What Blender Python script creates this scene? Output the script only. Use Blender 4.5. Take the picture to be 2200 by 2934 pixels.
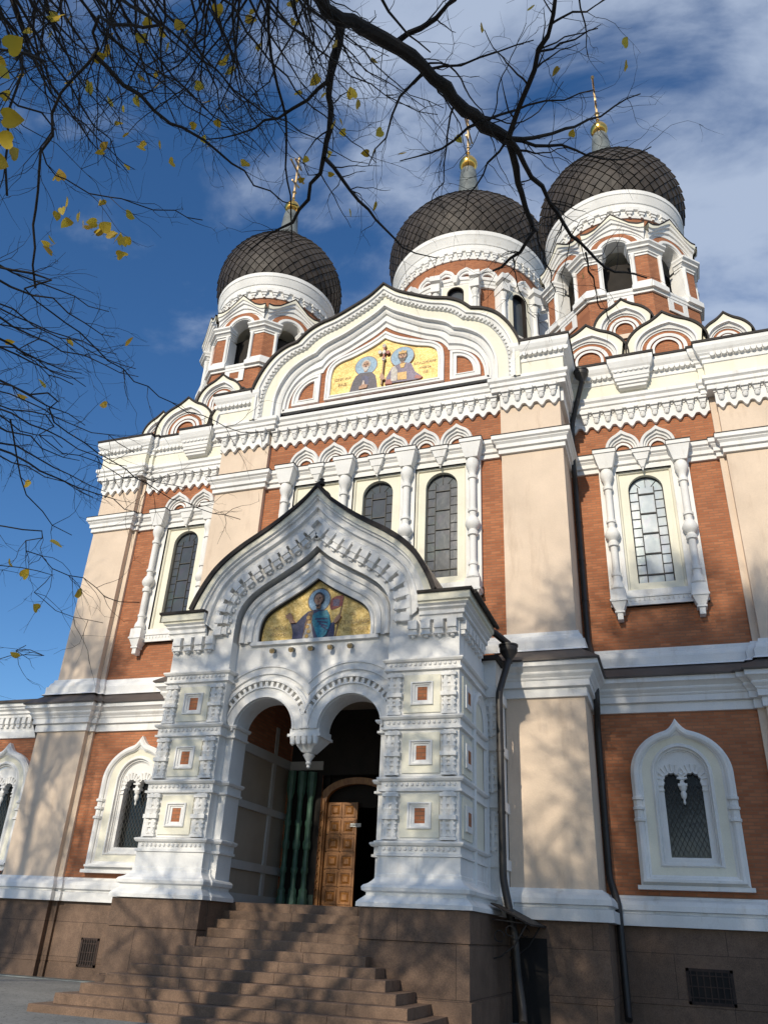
import bpy, bmesh, math, random
from mathutils import Vector, Matrix, noise
from mathutils.geometry import tessellate_polygon
R_ = math.radians
PI = math.pi
scene = bpy.context.scene
for o in list(bpy.data.objects): bpy.data.objects.remove(o)
COL = scene.collection
random.seed(7)

# ------------------------------------------------------------------ camera
cam_d = bpy.data.cameras.new("camera"); cam = bpy.data.objects.new("camera", cam_d); COL.objects.link(cam)
cx = Vector((0.94519869, 0.32333458, 0.04532311)); cyv = Vector((-0.11401543, 0.45695433, -0.8821526)); cz = Vector((-0.30594104, 0.82864195, 0.46877777))
CVX, CVY, CVZ = cx, cyv, cz
CAM = Vector((7.75, -22.0, 1.54))
m = Matrix(((cx.x, -cyv.x, -cz.x, CAM.x), (cx.y, -cyv.y, -cz.y, CAM.y), (cx.z, -cyv.z, -cz.z, CAM.z), (0, 0, 0, 1)))
cam.matrix_world = m
cam_d.sensor_fit = 'HORIZONTAL'; cam_d.sensor_width = 36.0; cam_d.lens = 36.0 * 2275.46 / 2200.0
cam_d.clip_start = 0.05; cam_d.clip_end = 3000
scene.camera = cam
scene.render.resolution_x = 767; scene.render.resolution_y = 1024

# ------------------------------------------------------------------ sun, sky, exposure
SUN_EL, SUN_AZ = 25.0, 7.0          # sun behind the camera, a little to its left
sdir = Vector((-math.sin(R_(SUN_AZ)) * math.cos(R_(SUN_EL)), -math.cos(R_(SUN_AZ)) * math.cos(R_(SUN_EL)), math.sin(R_(SUN_EL))))
sun_d = bpy.data.lights.new("sun", 'SUN'); sun = bpy.data.objects.new("sun", sun_d); COL.objects.link(sun)
sun_d.energy = 4.05; sun_d.angle = R_(0.55); sun_d.color = (1.0, 0.905, 0.745)
sun.rotation_euler = sdir.to_track_quat('Z', 'Y').to_euler(); sun.location = (0, -40, 40)
world = bpy.data.worlds.new("World"); scene.world = world; world.use_nodes = True
scene.view_settings.view_transform = 'Standard'; scene.view_settings.look = 'None'
scene.view_settings.exposure = 0.0; scene.view_settings.gamma = 1.0

def build_world():
    nt = world.node_tree; N = nt.nodes; L = nt.links
    for n in list(N): N.remove(n)
    out = N.new('ShaderNodeOutputWorld'); bg = N.new('ShaderNodeBackground')
    sky = N.new('ShaderNodeTexSky'); sky.sky_type = 'NISHITA'; sky.sun_disc = False
    sky.sun_elevation = R_(SUN_EL); sky.sun_rotation = R_(180 + SUN_AZ); sky.air_density = 1.0; sky.dust_density = 0.25; sky.ozone_density = 4.0; sky.altitude = 200
    tc = N.new('ShaderNodeTexCoord'); sep = N.new('ShaderNodeSeparateXYZ'); L.new(tc.outputs['Generated'], sep.inputs[0])
    # project view direction on a cloud layer high above
    zz = N.new('ShaderNodeMath'); zz.operation = 'MAXIMUM'; zz.inputs[1].default_value = 0.06; L.new(sep.outputs['Z'], zz.inputs[0])
    dx = N.new('ShaderNodeMath'); dx.operation = 'DIVIDE'; L.new(sep.outputs['X'], dx.inputs[0]); L.new(zz.outputs[0], dx.inputs[1])
    dy = N.new('ShaderNodeMath'); dy.operation = 'DIVIDE'; L.new(sep.outputs['Y'], dy.inputs[0]); L.new(zz.outputs[0], dy.inputs[1])
    cb = N.new('ShaderNodeCombineXYZ'); L.new(dx.outputs[0], cb.inputs[0]); L.new(dy.outputs[0], cb.inputs[1])
    mp = N.new('ShaderNodeMapping'); mp.inputs['Rotation'].default_value = (0, 0, R_(-25)); mp.inputs['Scale'].default_value = (1.0, 1.5, 1); mp.inputs['Location'].default_value = (0.3, 0.2, 0)
    L.new(cb.outputs[0], mp.inputs[0])
    n1 = N.new('ShaderNodeTexNoise'); n1.inputs['Scale'].default_value = 3.1; n1.inputs['Detail'].default_value = 11; n1.inputs['Roughness'].default_value = 0.56; n1.inputs['Distortion'].default_value = 0.35
    L.new(mp.outputs[0], n1.inputs['Vector'])
    # cover grows to the right (east end of the sky), thin to the left
    g = N.new('ShaderNodeMapRange'); g.inputs['From Min'].default_value = -0.62; g.inputs['From Max'].default_value = 0.10; g.inputs['To Min'].default_value = -0.19; g.inputs['To Max'].default_value = 0.09
    L.new(sep.outputs['X'], g.inputs['Value'])
    gz = N.new('ShaderNodeMapRange'); gz.inputs['From Min'].default_value = 0.35; gz.inputs['From Max'].default_value = 0.85; gz.inputs['To Min'].default_value = -0.06; gz.inputs['To Max'].default_value = 0.12
    L.new(sep.outputs['Z'], gz.inputs['Value'])
    a1 = N.new('ShaderNodeMath'); a1.operation = 'ADD'; L.new(n1.outputs['Fac'], a1.inputs[0]); L.new(g.outputs[0], a1.inputs[1])
    a2 = N.new('ShaderNodeMath'); a2.operation = 'ADD'; L.new(a1.outputs[0], a2.inputs[0]); L.new(gz.outputs[0], a2.inputs[1])
    cr = N.new('ShaderNodeMapRange'); cr.interpolation_type = 'SMOOTHSTEP'; cr.inputs['From Min'].default_value = 0.43; cr.inputs['From Max'].default_value = 0.76; cr.inputs['To Max'].default_value = 0.78
    L.new(a2.outputs[0], cr.inputs['Value'])
    hs = N.new('ShaderNodeHueSaturation'); hs.inputs['Saturation'].default_value = 1.17; hs.inputs['Value'].default_value = 1.42; hs.inputs['Hue'].default_value = 0.503
    L.new(sky.outputs[0], hs.inputs['Color'])
    mix = N.new('ShaderNodeMix'); mix.data_type = 'RGBA'; L.new(cr.outputs[0], mix.inputs['Factor']); L.new(hs.outputs[0], mix.inputs[6]); mix.inputs[7].default_value = (5.2, 6.1, 7.7, 1)
    L.new(mix.outputs[2], bg.inputs['Color']); bg.inputs['Strength'].default_value = 0.10
    L.new(bg.outputs[0], out.inputs[0])
build_world()

# ------------------------------------------------------------------ materials
MATS = {}
def nodes_of(name):
    mt = bpy.data.materials.new(name); mt.use_nodes = True
    nt = mt.node_tree; N = nt.nodes; b = N['Principled BSDF']
    return mt, nt, N, nt.links, b
def coords(N, L, scale=(1, 1, 1)):
    tc = N.new('ShaderNodeTexCoord'); mp = N.new('ShaderNodeMapping'); mp.inputs['Scale'].default_value = scale
    L.new(tc.outputs['Object'], mp.inputs[0]); return mp.outputs[0]
def noise_n(N, L, vec, scale, detail=4, rough=0.55):
    n = N.new('ShaderNodeTexNoise'); n.inputs['Scale'].default_value = scale; n.inputs['Detail'].default_value = detail; n.inputs['Roughness'].default_value = rough
    L.new(vec, n.inputs['Vector']); return n.outputs['Fac']
def ramp(N, L, fac, stops):
    r = N.new('ShaderNodeValToRGB'); L.new(fac, r.inputs[0])
    e = r.color_ramp.elements
    while len(e) < len(stops): e.new(0.5)
    for i, (p, c) in enumerate(stops): e[i].position = p; e[i].color = (*c, 1)
    return r.outputs[0]
def mixc(N, L, fac, a, b, mode='MIX'):
    mx = N.new('ShaderNodeMix'); mx.data_type = 'RGBA'; mx.blend_type = mode
    if isinstance(fac, float): mx.inputs['Factor'].default_value = fac
    else: L.new(fac, mx.inputs['Factor'])
    for s, v in ((6, a), (7, b)):
        if isinstance(v, tuple): mx.inputs[s].default_value = (*v, 1)
        else: L.new(v, mx.inputs[s])
    return mx.outputs[2]
def bump(N, L, b, height, strength, dist=0.02):
    bp = N.new('ShaderNodeBump'); bp.inputs['Strength'].default_value = strength; bp.inputs['Distance'].default_value = dist
    L.new(height, bp.inputs['Height']); L.new(bp.outputs[0], b.inputs['Normal'])
def plaster(name, col, var=0.10, stain=(0.55, 0.5, 0.44), stain_amt=0.22, rough=0.85):
    mt, nt, N, L, b = nodes_of(name)
    v = coords(N, L); vs = coords(N, L, (2.2, 2.2, 0.35))
    big = noise_n(N, L, v, 0.9, 5); streak = noise_n(N, L, vs, 1.6, 6, 0.62); fine = noise_n(N, L, v, 28, 4, 0.6)
    lo = tuple(c * (1 - var) for c in col); hi = tuple(min(1, c * (1 + var * 0.35)) for c in col)
    c = ramp(N, L, big, [(0.3, lo), (0.68, hi)])
    sm = ramp(N, L, streak, [(0.56, (0, 0, 0)), (0.80, (stain_amt,) * 3)])
    c = mixc(N, L, sm, c, tuple(c_ * s for c_, s in zip(col, stain)))
    f = ramp(N, L, fine, [(0.3, (0.93, 0.93, 0.93)), (0.7, (1, 1, 1))])
    c = mixc(N, L, 1.0, c, f, 'MULTIPLY')
    L.new(c, b.inputs['Base Color']); b.inputs['Roughness'].default_value = rough
    bump(N, L, b, fine, 0.25, 0.012)
    MATS[name] = mt
plaster('white', (0.80, 0.79, 0.765), 0.12, (0.60, 0.54, 0.46), 0.60)
plaster('cream', (0.80, 0.765, 0.63), 0.10, (0.72, 0.68, 0.6), 0.35)
plaster('beige', (0.70, 0.56, 0.43), 0.12, (0.70, 0.66, 0.63), 0.75)
plaster('shadebeige', (0.40, 0.335, 0.26), 0.15)  # darker beige: the porch's inner shade is put into the wall colour
plaster('shadewhite', (0.52, 0.50, 0.47), 0.15)  # darker white: the same inner shade is put into the band colour

def brick():
    mt, nt, N, L, b = nodes_of('brick')
    tc = N.new('ShaderNodeTexCoord'); sp = N.new('ShaderNodeSeparateXYZ'); L.new(tc.outputs['Object'], sp.inputs[0])
    ad = N.new('ShaderNodeMath'); ad.operation = 'ADD'; L.new(sp.outputs['X'], ad.inputs[0]); L.new(sp.outputs['Y'], ad.inputs[1])
    cb = N.new('ShaderNodeCombineXYZ'); L.new(ad.outputs[0], cb.inputs[0]); L.new(sp.outputs['Z'], cb.inputs[1])
    bt = N.new('ShaderNodeTexBrick'); L.new(cb.outputs[0], bt.inputs['Vector'])
    bt.inputs['Scale'].default_value = 1.0; bt.inputs['Brick Width'].default_value = 0.27; bt.inputs['Row Height'].default_value = 0.082
    bt.inputs['Mortar Size'].default_value = 0.012; bt.inputs['Mortar Smooth'].default_value = 0.3; bt.inputs['Bias'].default_value = 0.0
    bt.inputs['Color1'].default_value = (0.47, 0.185, 0.086, 1); bt.inputs['Color2'].default_value = (0.34, 0.120, 0.052, 1); bt.inputs['Mortar'].default_value = (0.29, 0.155, 0.088, 1)
    v = coords(N, L); big = noise_n(N, L, v, 0.55, 6, 0.6)
    t = ramp(N, L, big, [(0.28, (0.74, 0.70, 0.70)), (0.72, (1.08, 1.05, 1.0))])
    c = mixc(N, L, 1.0, bt.outputs['Color'], t, 'MULTIPLY')
    L.new(c, b.inputs['Base Color']); b.inputs['Roughness'].default_value = 0.9
    inv = N.new('ShaderNodeMath'); inv.operation = 'SUBTRACT'; inv.inputs[0].default_value = 1; L.new(bt.outputs['Fac'], inv.inputs[1])
    bump(N, L, b, inv.outputs[0], 0.6, 0.012)
    MATS['brick'] = mt
brick()
def granite(name='granite', joints=True, col=(0.190, 0.120, 0.080)):
    mt, nt, N, L, b = nodes_of(name)
    v = coords(N, L); big = noise_n(N, L, v, 0.8, 6, 0.6); fine = noise_n(N, L, v, 45, 3, 0.7); mid = noise_n(N, L, v, 5, 5, 0.6)
    c = ramp(N, L, big, [(0.3, tuple(x * 0.72 for x in col)), (0.7, tuple(x * 1.12 for x in col))])
    f = ramp(N, L, fine, [(0.35, (0.66, 0.66, 0.66)), (0.65, (1.12, 1.1, 1.08))]); c = mixc(N, L, 1.0, c, f, 'MULTIPLY')
    f2 = ramp(N, L, mid, [(0.35, (0.8, 0.79, 0.78)), (0.65, (1.05, 1.05, 1.05))]); c = mixc(N, L, 1.0, c, f2, 'MULTIPLY')
    if joints:
        tc = N.new('ShaderNodeTexCoord'); sp = N.new('ShaderNodeSeparateXYZ'); L.new(tc.outputs['Object'], sp.inputs[0])
        ad = N.new('ShaderNodeMath'); ad.operation = 'ADD'; L.new(sp.outputs['X'], ad.inputs[0]); L.new(sp.outputs['Y'], ad.inputs[1])
        cb = N.new('ShaderNodeCombineXYZ'); L.new(ad.outputs[0], cb.inputs[0])
        zo = N.new('ShaderNodeMath'); zo.operation = 'ADD'; zo.inputs[1].default_value = 0.33; L.new(sp.outputs['Z'], zo.inputs[0]); L.new(zo.outputs[0], cb.inputs[1])
        bt = N.new('ShaderNodeTexBrick'); L.new(cb.outputs[0], bt.inputs['Vector'])
        bt.inputs['Scale'].default_value = 1; bt.inputs['Brick Width'].default_value = 2.3; bt.inputs['Row Height'].default_value = 0.88; bt.inputs['Mortar Size'].default_value = 0.008; bt.inputs['Mortar Smooth'].default_value = 0.2
        bt.inputs['Color1'].default_value = (1, 1, 1, 1); bt.inputs['Color2'].default_value = (0.86, 0.84, 0.82, 1); bt.inputs['Mortar'].default_value = (0.42, 0.4, 0.38, 1)
        c = mixc(N, L, 1.0, c, bt.outputs['Color'], 'MULTIPLY')
    L.new(c, b.inputs['Base Color']); b.inputs['Roughness'].default_value = 0.75
    bump(N, L, b, fine, 0.3, 0.01)
    MATS[name] = mt
granite(); granite('stepstone', False, (0.205, 0.128, 0.082))
def simple(name, col, rough=0.6, metal=0.0, var=0.25, scale=3.0, bumpy=0.0, spec=None):
    mt, nt, N, L, b = nodes_of(name)
    v = coords(N, L); n = noise_n(N, L, v, scale, 5)
    c = ramp(N, L, n, [(0.3, tuple(x * (1 - var) for x in col)), (0.7, tuple(min(1, x * (1 + var)) for x in col))])
    L.new(c, b.inputs['Base Color']); b.inputs['Roughness'].default_value = rough; b.inputs['Metallic'].default_value = metal
    if spec is not None: b.inputs['Specular IOR Level'].default_value = spec
    if bumpy: bump(N, L, b, noise_n(N, L, v, scale * 6, 4), bumpy, 0.01)
    MATS[name] = mt
simple('darkmetal', (0.022, 0.017, 0.015), 0.65, 0.0, 0.3, 2, 0, 0.3)
simple('skirt', (0.080, 0.063, 0.053), 0.5, 0.0, 0.2, 1.5)
simple('pipe', (0.026, 0.022, 0.020), 0.5, 0.0, 0.3, 3)
simple('tile', (0.046, 0.037, 0.030), 0.6, 0.0, 0.45, 1.6, 0.2, 0.35)
simple('tilebase', (0.012, 0.010, 0.009), 0.9, 0.0, 0.2)
simple('lead', (0.13, 0.145, 0.14), 0.5, 0.0, 0.35, 2.5)
simple('gold', (0.86, 0.50, 0.12), 0.22, 1.0, 0.12, 3)
simple('goldmatte', (0.50, 0.36, 0.19), 0.45, 1.0, 0.1, 3)
simple('iron', (0.018, 0.016, 0.016), 0.6)
simple('grille', (0.055, 0.05, 0.04), 0.6)
simple('green', (0.06, 0.135, 0.095), 0.5, 0, 0.25, 4)
simple('greendark', (0.03, 0.06, 0.045), 0.5, 0, 0.25, 4)
simple('signwhite', (0.8, 0.8, 0.78), 0.6)
simple('interior', (0.020, 0.016, 0.013), 0.9)  # near-black: the dark of unlit spaces is put into this colour
simple('rust', (0.035, 0.020, 0.015), 0.8, 0, 0.4, 12)
def wood():
    mt, nt, N, L, b = nodes_of('wood')
    v = coords(N, L, (9, 9, 0.9)); n = noise_n(N, L, v, 2.2, 6, 0.65); v2 = coords(N, L); n2 = noise_n(N, L, v2, 2.5, 3)
    c = ramp(N, L, n, [(0.25, (0.20, 0.078, 0.018)), (0.55, (0.36, 0.155, 0.040)), (0.8, (0.46, 0.22, 0.065))])
    c = mixc(N, L, 1.0, c, ramp(N, L, n2, [(0.3, (0.75, 0.72, 0.7)), (0.7, (1, 1, 1))]), 'MULTIPLY')
    L.new(c, b.inputs['Base Color']); b.inputs['Roughness'].default_value = 0.42; bump(N, L, b, n, 0.15, 0.01)
    MATS['wood'] = mt
wood()
def glass(name, col, tint2, rough=0.08, spec=0.8, cell=0.30):
    mt, nt, N, L, b = nodes_of(name)
    v = coords(N, L, (1, 1, 1)); n = noise_n(N, L, v, 1.1, 4)
    vo = N.new('ShaderNodeTexVoronoi'); vo.inputs['Scale'].default_value = 3.2; L.new(v, vo.inputs['Vector'])
    c = ramp(N, L, n, [(0.3, col), (0.7, tint2)])
    c = mixc(N, L, 0.07, c, vo.outputs['Color'], 'SOFT_LIGHT')
    L.new(c, b.inputs['Base Color']); b.inputs['Roughness'].default_value = rough; b.inputs['Specular IOR Level'].default_value = spec
    n2 = noise_n(N, L, v, 4, 2); bump(N, L, b, n2, 0.12, 0.02)
    MATS[name] = mt
glass('glass', (0.055, 0.062, 0.070), (0.085, 0.095, 0.105), 0.15, 0.3)
glass('glasspale', (0.30, 0.36, 0.40), (0.60, 0.64, 0.64), 0.12)
glass('glassdark', (0.006, 0.008, 0.009), (0.016, 0.018, 0.020), 0.12, 0.5)
def mosaic(name, a, b_, rough=0.4, metal=0.0, scale=26):
    mt, nt, N, L, b = nodes_of(name)
    v = coords(N, L); vo = N.new('ShaderNodeTexVoronoi'); vo.inputs['Scale'].default_value = scale; L.new(v, vo.inputs['Vector'])
    sx = N.new('ShaderNodeSeparateColor'); L.new(vo.outputs['Color'], sx.inputs[0])
    c = ramp(N, L, sx.outputs[0], [(0.1, a), (0.9, b_)])
    n = noise_n(N, L, v, 2.5, 4); c = mixc(N, L, 1.0, c, ramp(N, L, n, [(0.35, (0.72, 0.70, 0.66)), (0.65, (1, 1, 1))]), 'MULTIPLY')
    L.new(c, b.inputs['Base Color']); b.inputs['Roughness'].default_value = rough; b.inputs['Metallic'].default_value = metal
    MATS[name] = mt
mosaic('mosgold', (0.62, 0.41, 0.10), (0.88, 0.66, 0.26), 0.5, 0.15)
mosaic('mosblue', (0.19, 0.33, 0.47), (0.30, 0.46, 0.60))
mosaic('mosskin', (0.36, 0.18, 0.10), (0.52, 0.29, 0.17))
mosaic('mosdark', (0.030, 0.026, 0.040), (0.075, 0.06, 0.085))
mosaic('mosteal', (0.01, 0.15, 0.24), (0.03, 0.29, 0.38))
mosaic('mosnavy', (0.022, 0.028, 0.085), (0.06, 0.06, 0.15))
mosaic('moshair', (0.035, 0.018, 0.010), (0.07, 0.04, 0.025))
mosaic('mosgrey', (0.42, 0.38, 0.34), (0.62, 0.58, 0.52))
mosaic('mosred', (0.25, 0.045, 0.035), (0.42, 0.11, 0.07))
mosaic('mosviolet', (0.10, 0.075, 0.14), (0.20, 0.15, 0.22))
mosaic('mosbrown', (0.16, 0.08, 0.03), (0.30, 0.16, 0.07))
mosaic('mosochre', (0.55, 0.30, 0.07), (0.75, 0.48, 0.14))
mosaic('mosink', (0.20, 0.11, 0.03), (0.32, 0.18, 0.05))
def bark():
    mt, nt, N, L, b = nodes_of('bark')
    v = coords(N, L); n = noise_n(N, L, v, 14, 6, 0.65); n2 = noise_n(N, L, v, 2.2, 4)
    c = ramp(N, L, n, [(0.3, (0.008, 0.007, 0.007)), (0.7, (0.034, 0.027, 0.022))])
    c = mixc(N, L, ramp(N, L, n2, [(0.55, (0, 0, 0)), (0.75, (0.35,) * 3)]), c, (0.035, 0.032, 0.016))
    L.new(c, b.inputs['Base Color']); b.inputs['Roughness'].default_value = 0.9; bump(N, L, b, n, 0.7, 0.02)
    MATS['bark'] = mt
bark()
def leafm():
    mt, nt, N, L, b = nodes_of('leaf')
    oi = N.new('ShaderNodeTexCoord'); n = noise_n(N, L, oi.outputs['Object'], 3.5, 3)
    c = ramp(N, L, n, [(0.3, (0.34, 0.20, 0.015)), (0.5, (0.62, 0.42, 0.03)), (0.7, (0.55, 0.47, 0.06))])
    L.new(c, b.inputs['Base Color']); b.inputs['Roughness'].default_value = 0.55
    tr = N.new('ShaderNodeBsdfTranslucent'); L.new(c, tr.inputs['Color'])
    mx = N.new('ShaderNodeMixShader'); mx.inputs[0].default_value = 0.45; L.new(b.outputs[0], mx.inputs[1]); L.new(tr.outputs[0], mx.inputs[2])
    L.new(mx.outputs[0], N['Material Output'].inputs[0]); MATS['leaf'] = mt
leafm()
def paving():
    mt, nt, N, L, b = nodes_of('paving')
    v = coords(N, L); n = noise_n(N, L, v, 0.5, 6); fine = noise_n(N, L, v, 40, 4, 0.7)
    vo = N.new('ShaderNodeTexVoronoi'); vo.feature = 'DISTANCE_TO_EDGE'; vo.inputs['Scale'].default_value = 6.5; L.new(v, vo.inputs['Vector'])
    c = ramp(N, L, n, [(0.3, (0.16, 0.165, 0.16)), (0.7, (0.27, 0.27, 0.255))])
    c = mixc(N, L, 1.0, c, ramp(N, L, fine, [(0.3, (0.7, 0.7, 0.7)), (0.7, (1.1, 1.1, 1.1))]), 'MULTIPLY')
    c = mixc(N, L, 1.0, c, ramp(N, L, vo.outputs['Distance'], [(0.0, (0.5, 0.5, 0.48)), (0.06, (1, 1, 1))]), 'MULTIPLY')
    L.new(c, b.inputs['Base Color']); b.inputs['Roughness'].default_value = 0.9; bump(N, L, b, vo.outputs['Distance'], 0.4, 0.01)
    MATS['paving'] = mt
paving()

# ------------------------------------------------------------------ mesh builder
class MB:
    def __init__(s): s.v = []; s.f = []; s.mi = []; s.m = []
    def mat(s, name):
        if name not in s.m: s.m.append(name)
        return s.m.index(name)
    def add(s, verts, faces, mat):
        o = len(s.v); k = s.mat(mat); s.v += [tuple(p) for p in verts]
        for f in faces: s.f.append(tuple(i + o for i in f)); s.mi.append(k)
    def box(s, x0, x1, y0, y1, z0, z1, mat):
        s.add([(x0, y0, z0), (x1, y0, z0), (x1, y1, z0), (x0, y1, z0), (x0, y0, z1), (x1, y0, z1), (x1, y1, z1), (x0, y1, z1)],
              [(0, 3, 2, 1), (4, 5, 6, 7), (0, 1, 5, 4), (1, 2, 6, 5), (2, 3, 7, 6), (3, 0, 4, 7)], mat)
    def frustum(s, cx, cy, z0, z1, w0, d0, w1, d1, mat):       # rectangular taper
        a = [(cx - w0, cy - d0, z0), (cx + w0, cy - d0, z0), (cx + w0, cy + d0, z0), (cx - w0, cy + d0, z0)]
        b = [(cx - w1, cy - d1, z1), (cx + w1, cy - d1, z1), (cx + w1, cy + d1, z1), (cx - w1, cy + d1, z1)]
        s.add(a + b, [(0, 3, 2, 1), (4, 5, 6, 7), (0, 1, 5, 4), (1, 2, 6, 5), (2, 3, 7, 6), (3, 0, 4, 7)], mat)
    def extr(s, outer, holes, yf, yb, mat, back=False, sidemat=None):   # xz polygon (with holes) from y=yf (front) to y=yb
        loops = [outer] + holes
        polys = [[Vector((p[0], p[1], 0)) for p in l] for l in loops]
        flat = [p for l in loops for p in l]
        tris = tessellate_polygon(polys)
        s.add([(p[0], yf, p[1]) for p in flat], [tuple(t) for t in tris], mat)
        if back: s.add([(p[0], yb, p[1]) for p in flat], [tuple(reversed(t)) for t in tris], mat)
        if yb != yf:
            for l in loops:
                n = len(l); s.add([(p[0], yf, p[1]) for p in l] + [(p[0], yb, p[1]) for p in l], [(i, (i + 1) % n, n + (i + 1) % n, n + i) for i in range(n)], sidemat or mat)
    def strip(s, A, B, mat, closed=False):                     # quads between two 3-D polylines
        n = len(A); k = n if closed else n - 1
        s.add(list(A) + list(B), [(i, (i + 1) % n, n + (i + 1) % n, n + i) for i in range(k)], mat)
    def loft(s, a, b, stages, closed=False):                   # stages: (t, y, mat) xz curves a -> b
        prev = None
        for st in stages:
            t, y, mt = st
            cur = [(p[0] + (q[0] - p[0]) * t, y, p[1] + (q[1] - p[1]) * t) for p, q in zip(a, b)]
            if prev: s.strip(prev, cur, mt, closed)
            prev = cur
    def plan(s, path, prof, mat=None, closed=False, cap=True):            # horizontal moulding: prof = (out, z, mat)
        n = len(path); offs = []
        for i in range(n):
            def nrm(a, b):
                d = Vector((b[0] - a[0], b[1] - a[1])); d.normalize(); return Vector((d.y, -d.x))
            if closed: n1, n2 = nrm(path[i - 1], path[i]), nrm(path[i], path[(i + 1) % n])
            elif i == 0: n1 = n2 = nrm(path[0], path[1])
            elif i == n - 1: n1 = n2 = nrm(path[-2], path[-1])
            else: n1, n2 = nrm(path[i - 1], path[i]), nrm(path[i], path[i + 1])
            offs.append((n1 + n2) / max(0.2, 1 + n1.dot(n2)))
        prev = None; rings = []
        for st in prof:
            o, z = st[0], st[1]; mt = st[2] if len(st) > 2 else mat
            cur = [(path[i][0] + offs[i].x * o, path[i][1] + offs[i].y * o, z) for i in range(n)]
            if prev: s.strip(prev, cur, mt, closed)
            prev = cur; rings.append(cur)
        if cap and not closed:
            for e in (0, -1): s.add([r[e] for r in rings], [tuple(range(len(rings)))], mat or prof[-1][2])
    def lathe(s, prof, c, mat, seg=24, a0=0, a1=2 * PI, cap=True):
        full = abs(a1 - a0 - 2 * PI) < 1e-6; k = seg if full else seg + 1
        V = []
        for r, z in prof:
            for j in range(k):
                a = a0 + (a1 - a0) * j / seg; V.append((c[0] + r * math.cos(a), c[1] + r * math.sin(a), c[2] + z))
        F = []
        for i in range(len(prof) - 1):
            for j in range(seg):
                j2 = (j + 1) % k; F.append((i * k + j, i * k + j2, (i + 1) * k + j2, (i + 1) * k + j))
        if cap: F.append(tuple(range(k))[::-1]); F.append(tuple(range((len(prof) - 1) * k, len(prof) * k)))
        s.add(V, F, mat)
    def tube(s, pts, radii, mat, seg=6, cap=True):
        pts = [Vector(p) for p in pts]; n = len(pts)
        if not hasattr(radii, '__len__'): radii = [radii] * n
        V = []; up = None
        for i in range(n):
            d = (pts[min(i + 1, n - 1)] - pts[max(i - 1, 0)])
            if d.length < 1e-7: d = Vector((0, 0, 1))
            d.normalize()
            if up is None: up = d.orthogonal().normalized()
            u = up - d * up.dot(d)
            if u.length < 1e-4: u = d.orthogonal()
            u.normalize(); up = u; w = d.cross(u)
            for j in range(seg):
                a = 2 * PI * j / seg; V.append(pts[i] + (u * math.cos(a) + w * math.sin(a)) * radii[i])
        F = [(i * seg + j, i * seg + (j + 1) % seg, (i + 1) * seg + (j + 1) % seg, (i + 1) * seg + j) for i in range(n - 1) for j in range(seg)]
        if cap: F += [tuple(range(seg))[::-1], tuple(range((n - 1) * seg, n * seg))]
        s.add(V, F, mat)
    def xform(s, mtx, start=0):
        s.v = s.v[:start] + [tuple(mtx @ Vector(p)) for p in s.v[start:]]
    def build(s, name, parent=None, smooth=True, loc=None, recalc=True, angle=32):
        me = bpy.data.meshes.new(name); me.from_pydata(s.v, [], s.f)
        for k in s.m: me.materials.append(MATS[k])
        me.polygons.foreach_set('material_index', s.mi)
        if recalc:
            bm = bmesh.new(); bm.from_mesh(me); bmesh.ops.recalc_face_normals(bm, faces=bm.faces); bm.to_mesh(me); bm.free()
        me.update()
        if smooth:
            me.polygons.foreach_set('use_smooth', [True] * len(me.polygons)); me.set_sharp_from_angle(angle=R_(angle))
        o = bpy.data.objects.new(name, me); COL.objects.link(o)
        if parent is not None: o.parent = parent
        if loc: o.location = loc
        return o
def thing(name, label, cat, loc=(0, 0, 0), group=None):
    o = bpy.data.objects.new(name, None); COL.objects.link(o); o.location = loc; o['label'] = label; o['category'] = cat
    if group: o['group'] = group
    return o
def copy_tree(o, parent=None):
    c = o.copy(); COL.objects.link(c)
    if parent is not None: c.parent = parent
    for ch in list(o.children): copy_tree(ch, c)
    return c
def resample(pts, n):
    L = [0]
    for a, b in zip(pts, pts[1:]): L.append(L[-1] + math.dist(a, b))
    out = []
    for i in range(n):
        d = L[-1] * i / (n - 1); j = 0
        while j < len(L) - 2 and L[j + 1] < d: j += 1
        t = (d - L[j]) / max(1e-9, L[j + 1] - L[j]); out.append(tuple(a + (b - a) * t for a, b in zip(pts[j], pts[j + 1])))
    return out
def smooth_curve(pts, n):               # Catmull-Rom through the points
    P = [Vector(p) for p in pts]; P = [P[0] * 2 - P[1]] + P + [P[-1] * 2 - P[-2]]
    out = []
    for i in range(1, len(P) - 2):
        for k in range(12):
            t = k / 12; a, b, c, d = P[i - 1], P[i], P[i + 1], P[i + 2]
            out.append(tuple(0.5 * ((2 * b) + (c - a) * t + (2 * a - 5 * b + 4 * c - d) * t * t + (3 * b - 3 * c + d - a) * t ** 3)))
    out.append(tuple(P[-2])); return resample(out, n)
def mirror(h):                          # half curve from apex to right foot -> whole curve left foot .. apex .. right foot
    return [(-p[0], p[1]) for p in reversed(h[1:])] + list(h)
def shift(c, dx, dz=0): return [(p[0] + dx, p[1] + dz) for p in c]
def arc(cx, cz, r, a0, a1, n): return [(cx + r * math.cos(a0 + (a1 - a0) * i / (n - 1)), cz + r * math.sin(a0 + (a1 - a0) * i / (n - 1))) for i in range(n)]
def arch_loop(cx, w, z0, zs, n=14, rise=None):   # closed loop: foot left, over the arch, foot right
    rise = rise or w
    return [(cx - w, z0)] + [(cx + w * math.cos(a), zs + rise * math.sin(a)) for a in [PI - PI * i / (n - 1) for i in range(n)]] + [(cx + w, z0)]
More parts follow.
